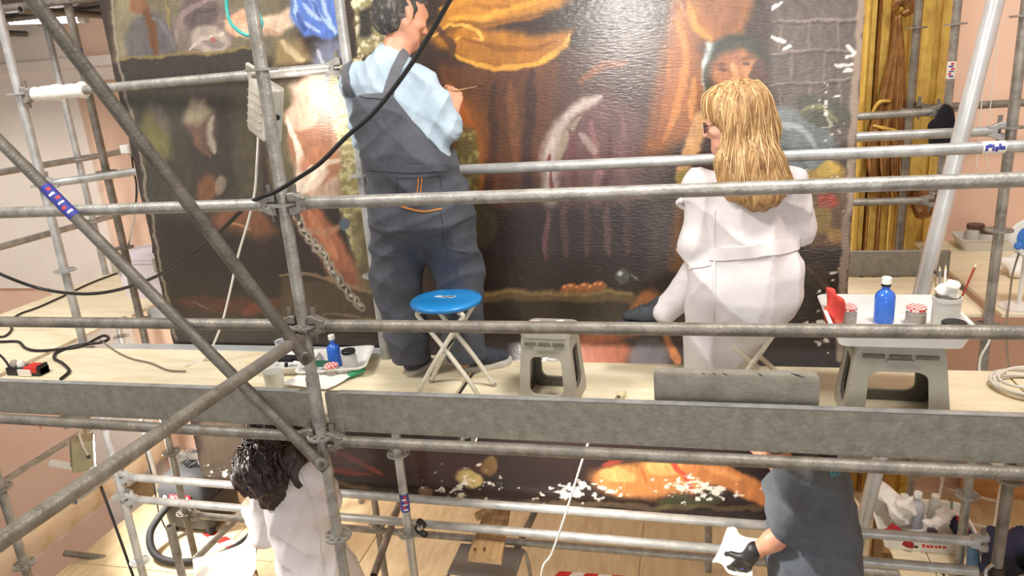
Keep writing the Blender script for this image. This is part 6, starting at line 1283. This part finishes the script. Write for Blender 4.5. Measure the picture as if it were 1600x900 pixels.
# chair with jackets at the lower right corner
jc = at(1575, 880, y=3.75); c = A(jc[0]+.13, 3.68, LZ); t = thing('metal_chair', 'metal chair under the dark jackets at the lower right corner', 'chair', c)
MB().box(c+A(-.2, -.2, .44), c+A(.2, .2, .47)).obj('seat', BLACKP, t, smooth=False, bevel=.01)
for sx in (-1, 1):
    MB().sweep([c+A(sx*.19, -.19, .002), c+A(sx*.18, -.17, .44)], .011, 10).obj('leg', GALV, t); MB().sweep([c+A(sx*.19, .2, .002), c+A(sx*.18, .18, .44), c+A(sx*.18, .21, .82)], .011, 10).obj('leg', GALV, t)
MB().box(c+A(-.18, .19, .62), c+A(.18, .21, .82)).obj('backrest', BLACKP, t, smooth=False, bevel=.006)
S = SDF(.05).cap(c+A(-.17, .18, .80), c+A(.2, .18, .82), .075, .08).cap(c+A(-.15, .12, .55), c+A(.2, .1, .55), .10, .11).cap(c+A(-.14, .16, .8), c+A(-.14, .1, .5), .08, .09).cap(c+A(.16, .16, .8), c+A(.2, .08, .5), .09, .1); S.disp = folds([((1, .2, .3), 34, .010, 0), ((.5, .3, 1), 44, .006, 1)])
t = thing('jacket', 'dark navy jacket thrown over the chair at the lower right corner', 'jacket', c+A(0, .1, .45)); S.mesh('jacket_cloth', NAVYCL, t, .011)
S = SDF(.05).cap(c+A(-.19, .02, .70), c+A(-.15, -.06, .50), .07, .08).cap(c+A(-.15, .05, .74), c+A(-.02, -.08, .58), .055, .06); S.disp = folds([((1, .2, .3), 40, .008, 0)]); t = thing('jacket', 'black jacket bundled in front of the navy one', 'jacket', c+A(-.15, -.05, .42)); S.mesh('jacket_cloth', DARKCL, t, .011)
S = SDF(.04).cap(at(1518, 842, y=3.86), at(1520, 900, y=3.86), .028, .032); S.disp = folds([((1, .2, .3), 50, .006, 0)]); t = thing('denim_cloth', 'strip of pale blue denim hanging beside the shelf', 'cloth', at(1520, 910, y=3.86)); S.mesh('cloth', DENIM, t, .010)
# swivel clamp on the lower right upright
pq = A(1.375, 3.26, -.95); t = thing('swivel_clamp', 'rusty swivel clamp on the weathered lower right upright', 'clamp', pq); MB().lathe([(.034, -.03), (.034, .03)], pq, 18).obj('collar', STEELD, t)
MB().sweep(spline([pq+A(-.03, -.03, .06), pq+A(-.06, -.045, .03), pq+A(-.045, -.05, -.02), pq+A(-.02, -.05, -.05), pq+A(-.04, -.05, -.08)], 5), .008, 8).obj('hook', METAL, t); MB().lathe([(.014, 0), (.014, .03)], pq+A(-.03, -.03, -.02), 6, (-.5, -1, 0)).obj('nut', METAL, t)
# cable ties and clutter on the stickered lower upright
S = SDF(.015)
for q in range(5): S.ball(A(XM+.07+.02*math.sin(q*2), 3.27, -.93-.02*q), .02)
t = thing('clamp_clutter', 'tangle of black tie and clip on the rail beside the stickered upright', 'clip', A(XM+.07, 3.27, -1.0)); S.mesh('tie_tangle', BLACKP, t, .007); MB().lathe([(.018, 0), (.012, .02), (.004, .03)], A(XM+.09, 3.22, -.93), 12, (0, -1, .3)).obj('clip', METAL, t)

# ================================================================ groups of repeats
GR = {'scaffold_standard': 'scaffold uprights', 'scaffold_ledger': 'scaffold rails', 'scaffold_brace': 'scaffold braces', 'toe_board': 'galvanised toe boards', 'person': 'restorers at work on the scaffold', 'paintbrush': 'fine brushes', 'paint_tube': 'paint tubes in the right tray', 'jar': 'lidded jars', 'bottle': 'bottles in the trays', 'tray': 'white plastic trays', 'step_stool': 'grey step stools', 'folding_stool': 'folding stools', 'floodlight': 'work floodlights', 'power_cable': 'loose power cables', 'hanging_wire': 'wires hanging at left', 'string': 'white strings at right', 'hazard_tape': 'red and white hazard tapes', 'folding_chair': 'white chairs on the lower deck', 'plastic_bag': 'plastic in the lower tray', 'jacket': 'jackets at the lower right corner', 'tissue': 'crumpled tissues', 'red_rag': 'red rags', 'pencil': 'pencils in the pouch', 'metal_strip': 'metal strips by the left deck'}
for o in list(COL.objects):
    if o.parent is None and 'category' in o:
        b_ = o.name.split('.')[0]
        if b_ in GR: o['group'] = GR[b_]
    if o.name.split('.')[0] == 'hair_strand': o['kind'] = 'stuff'
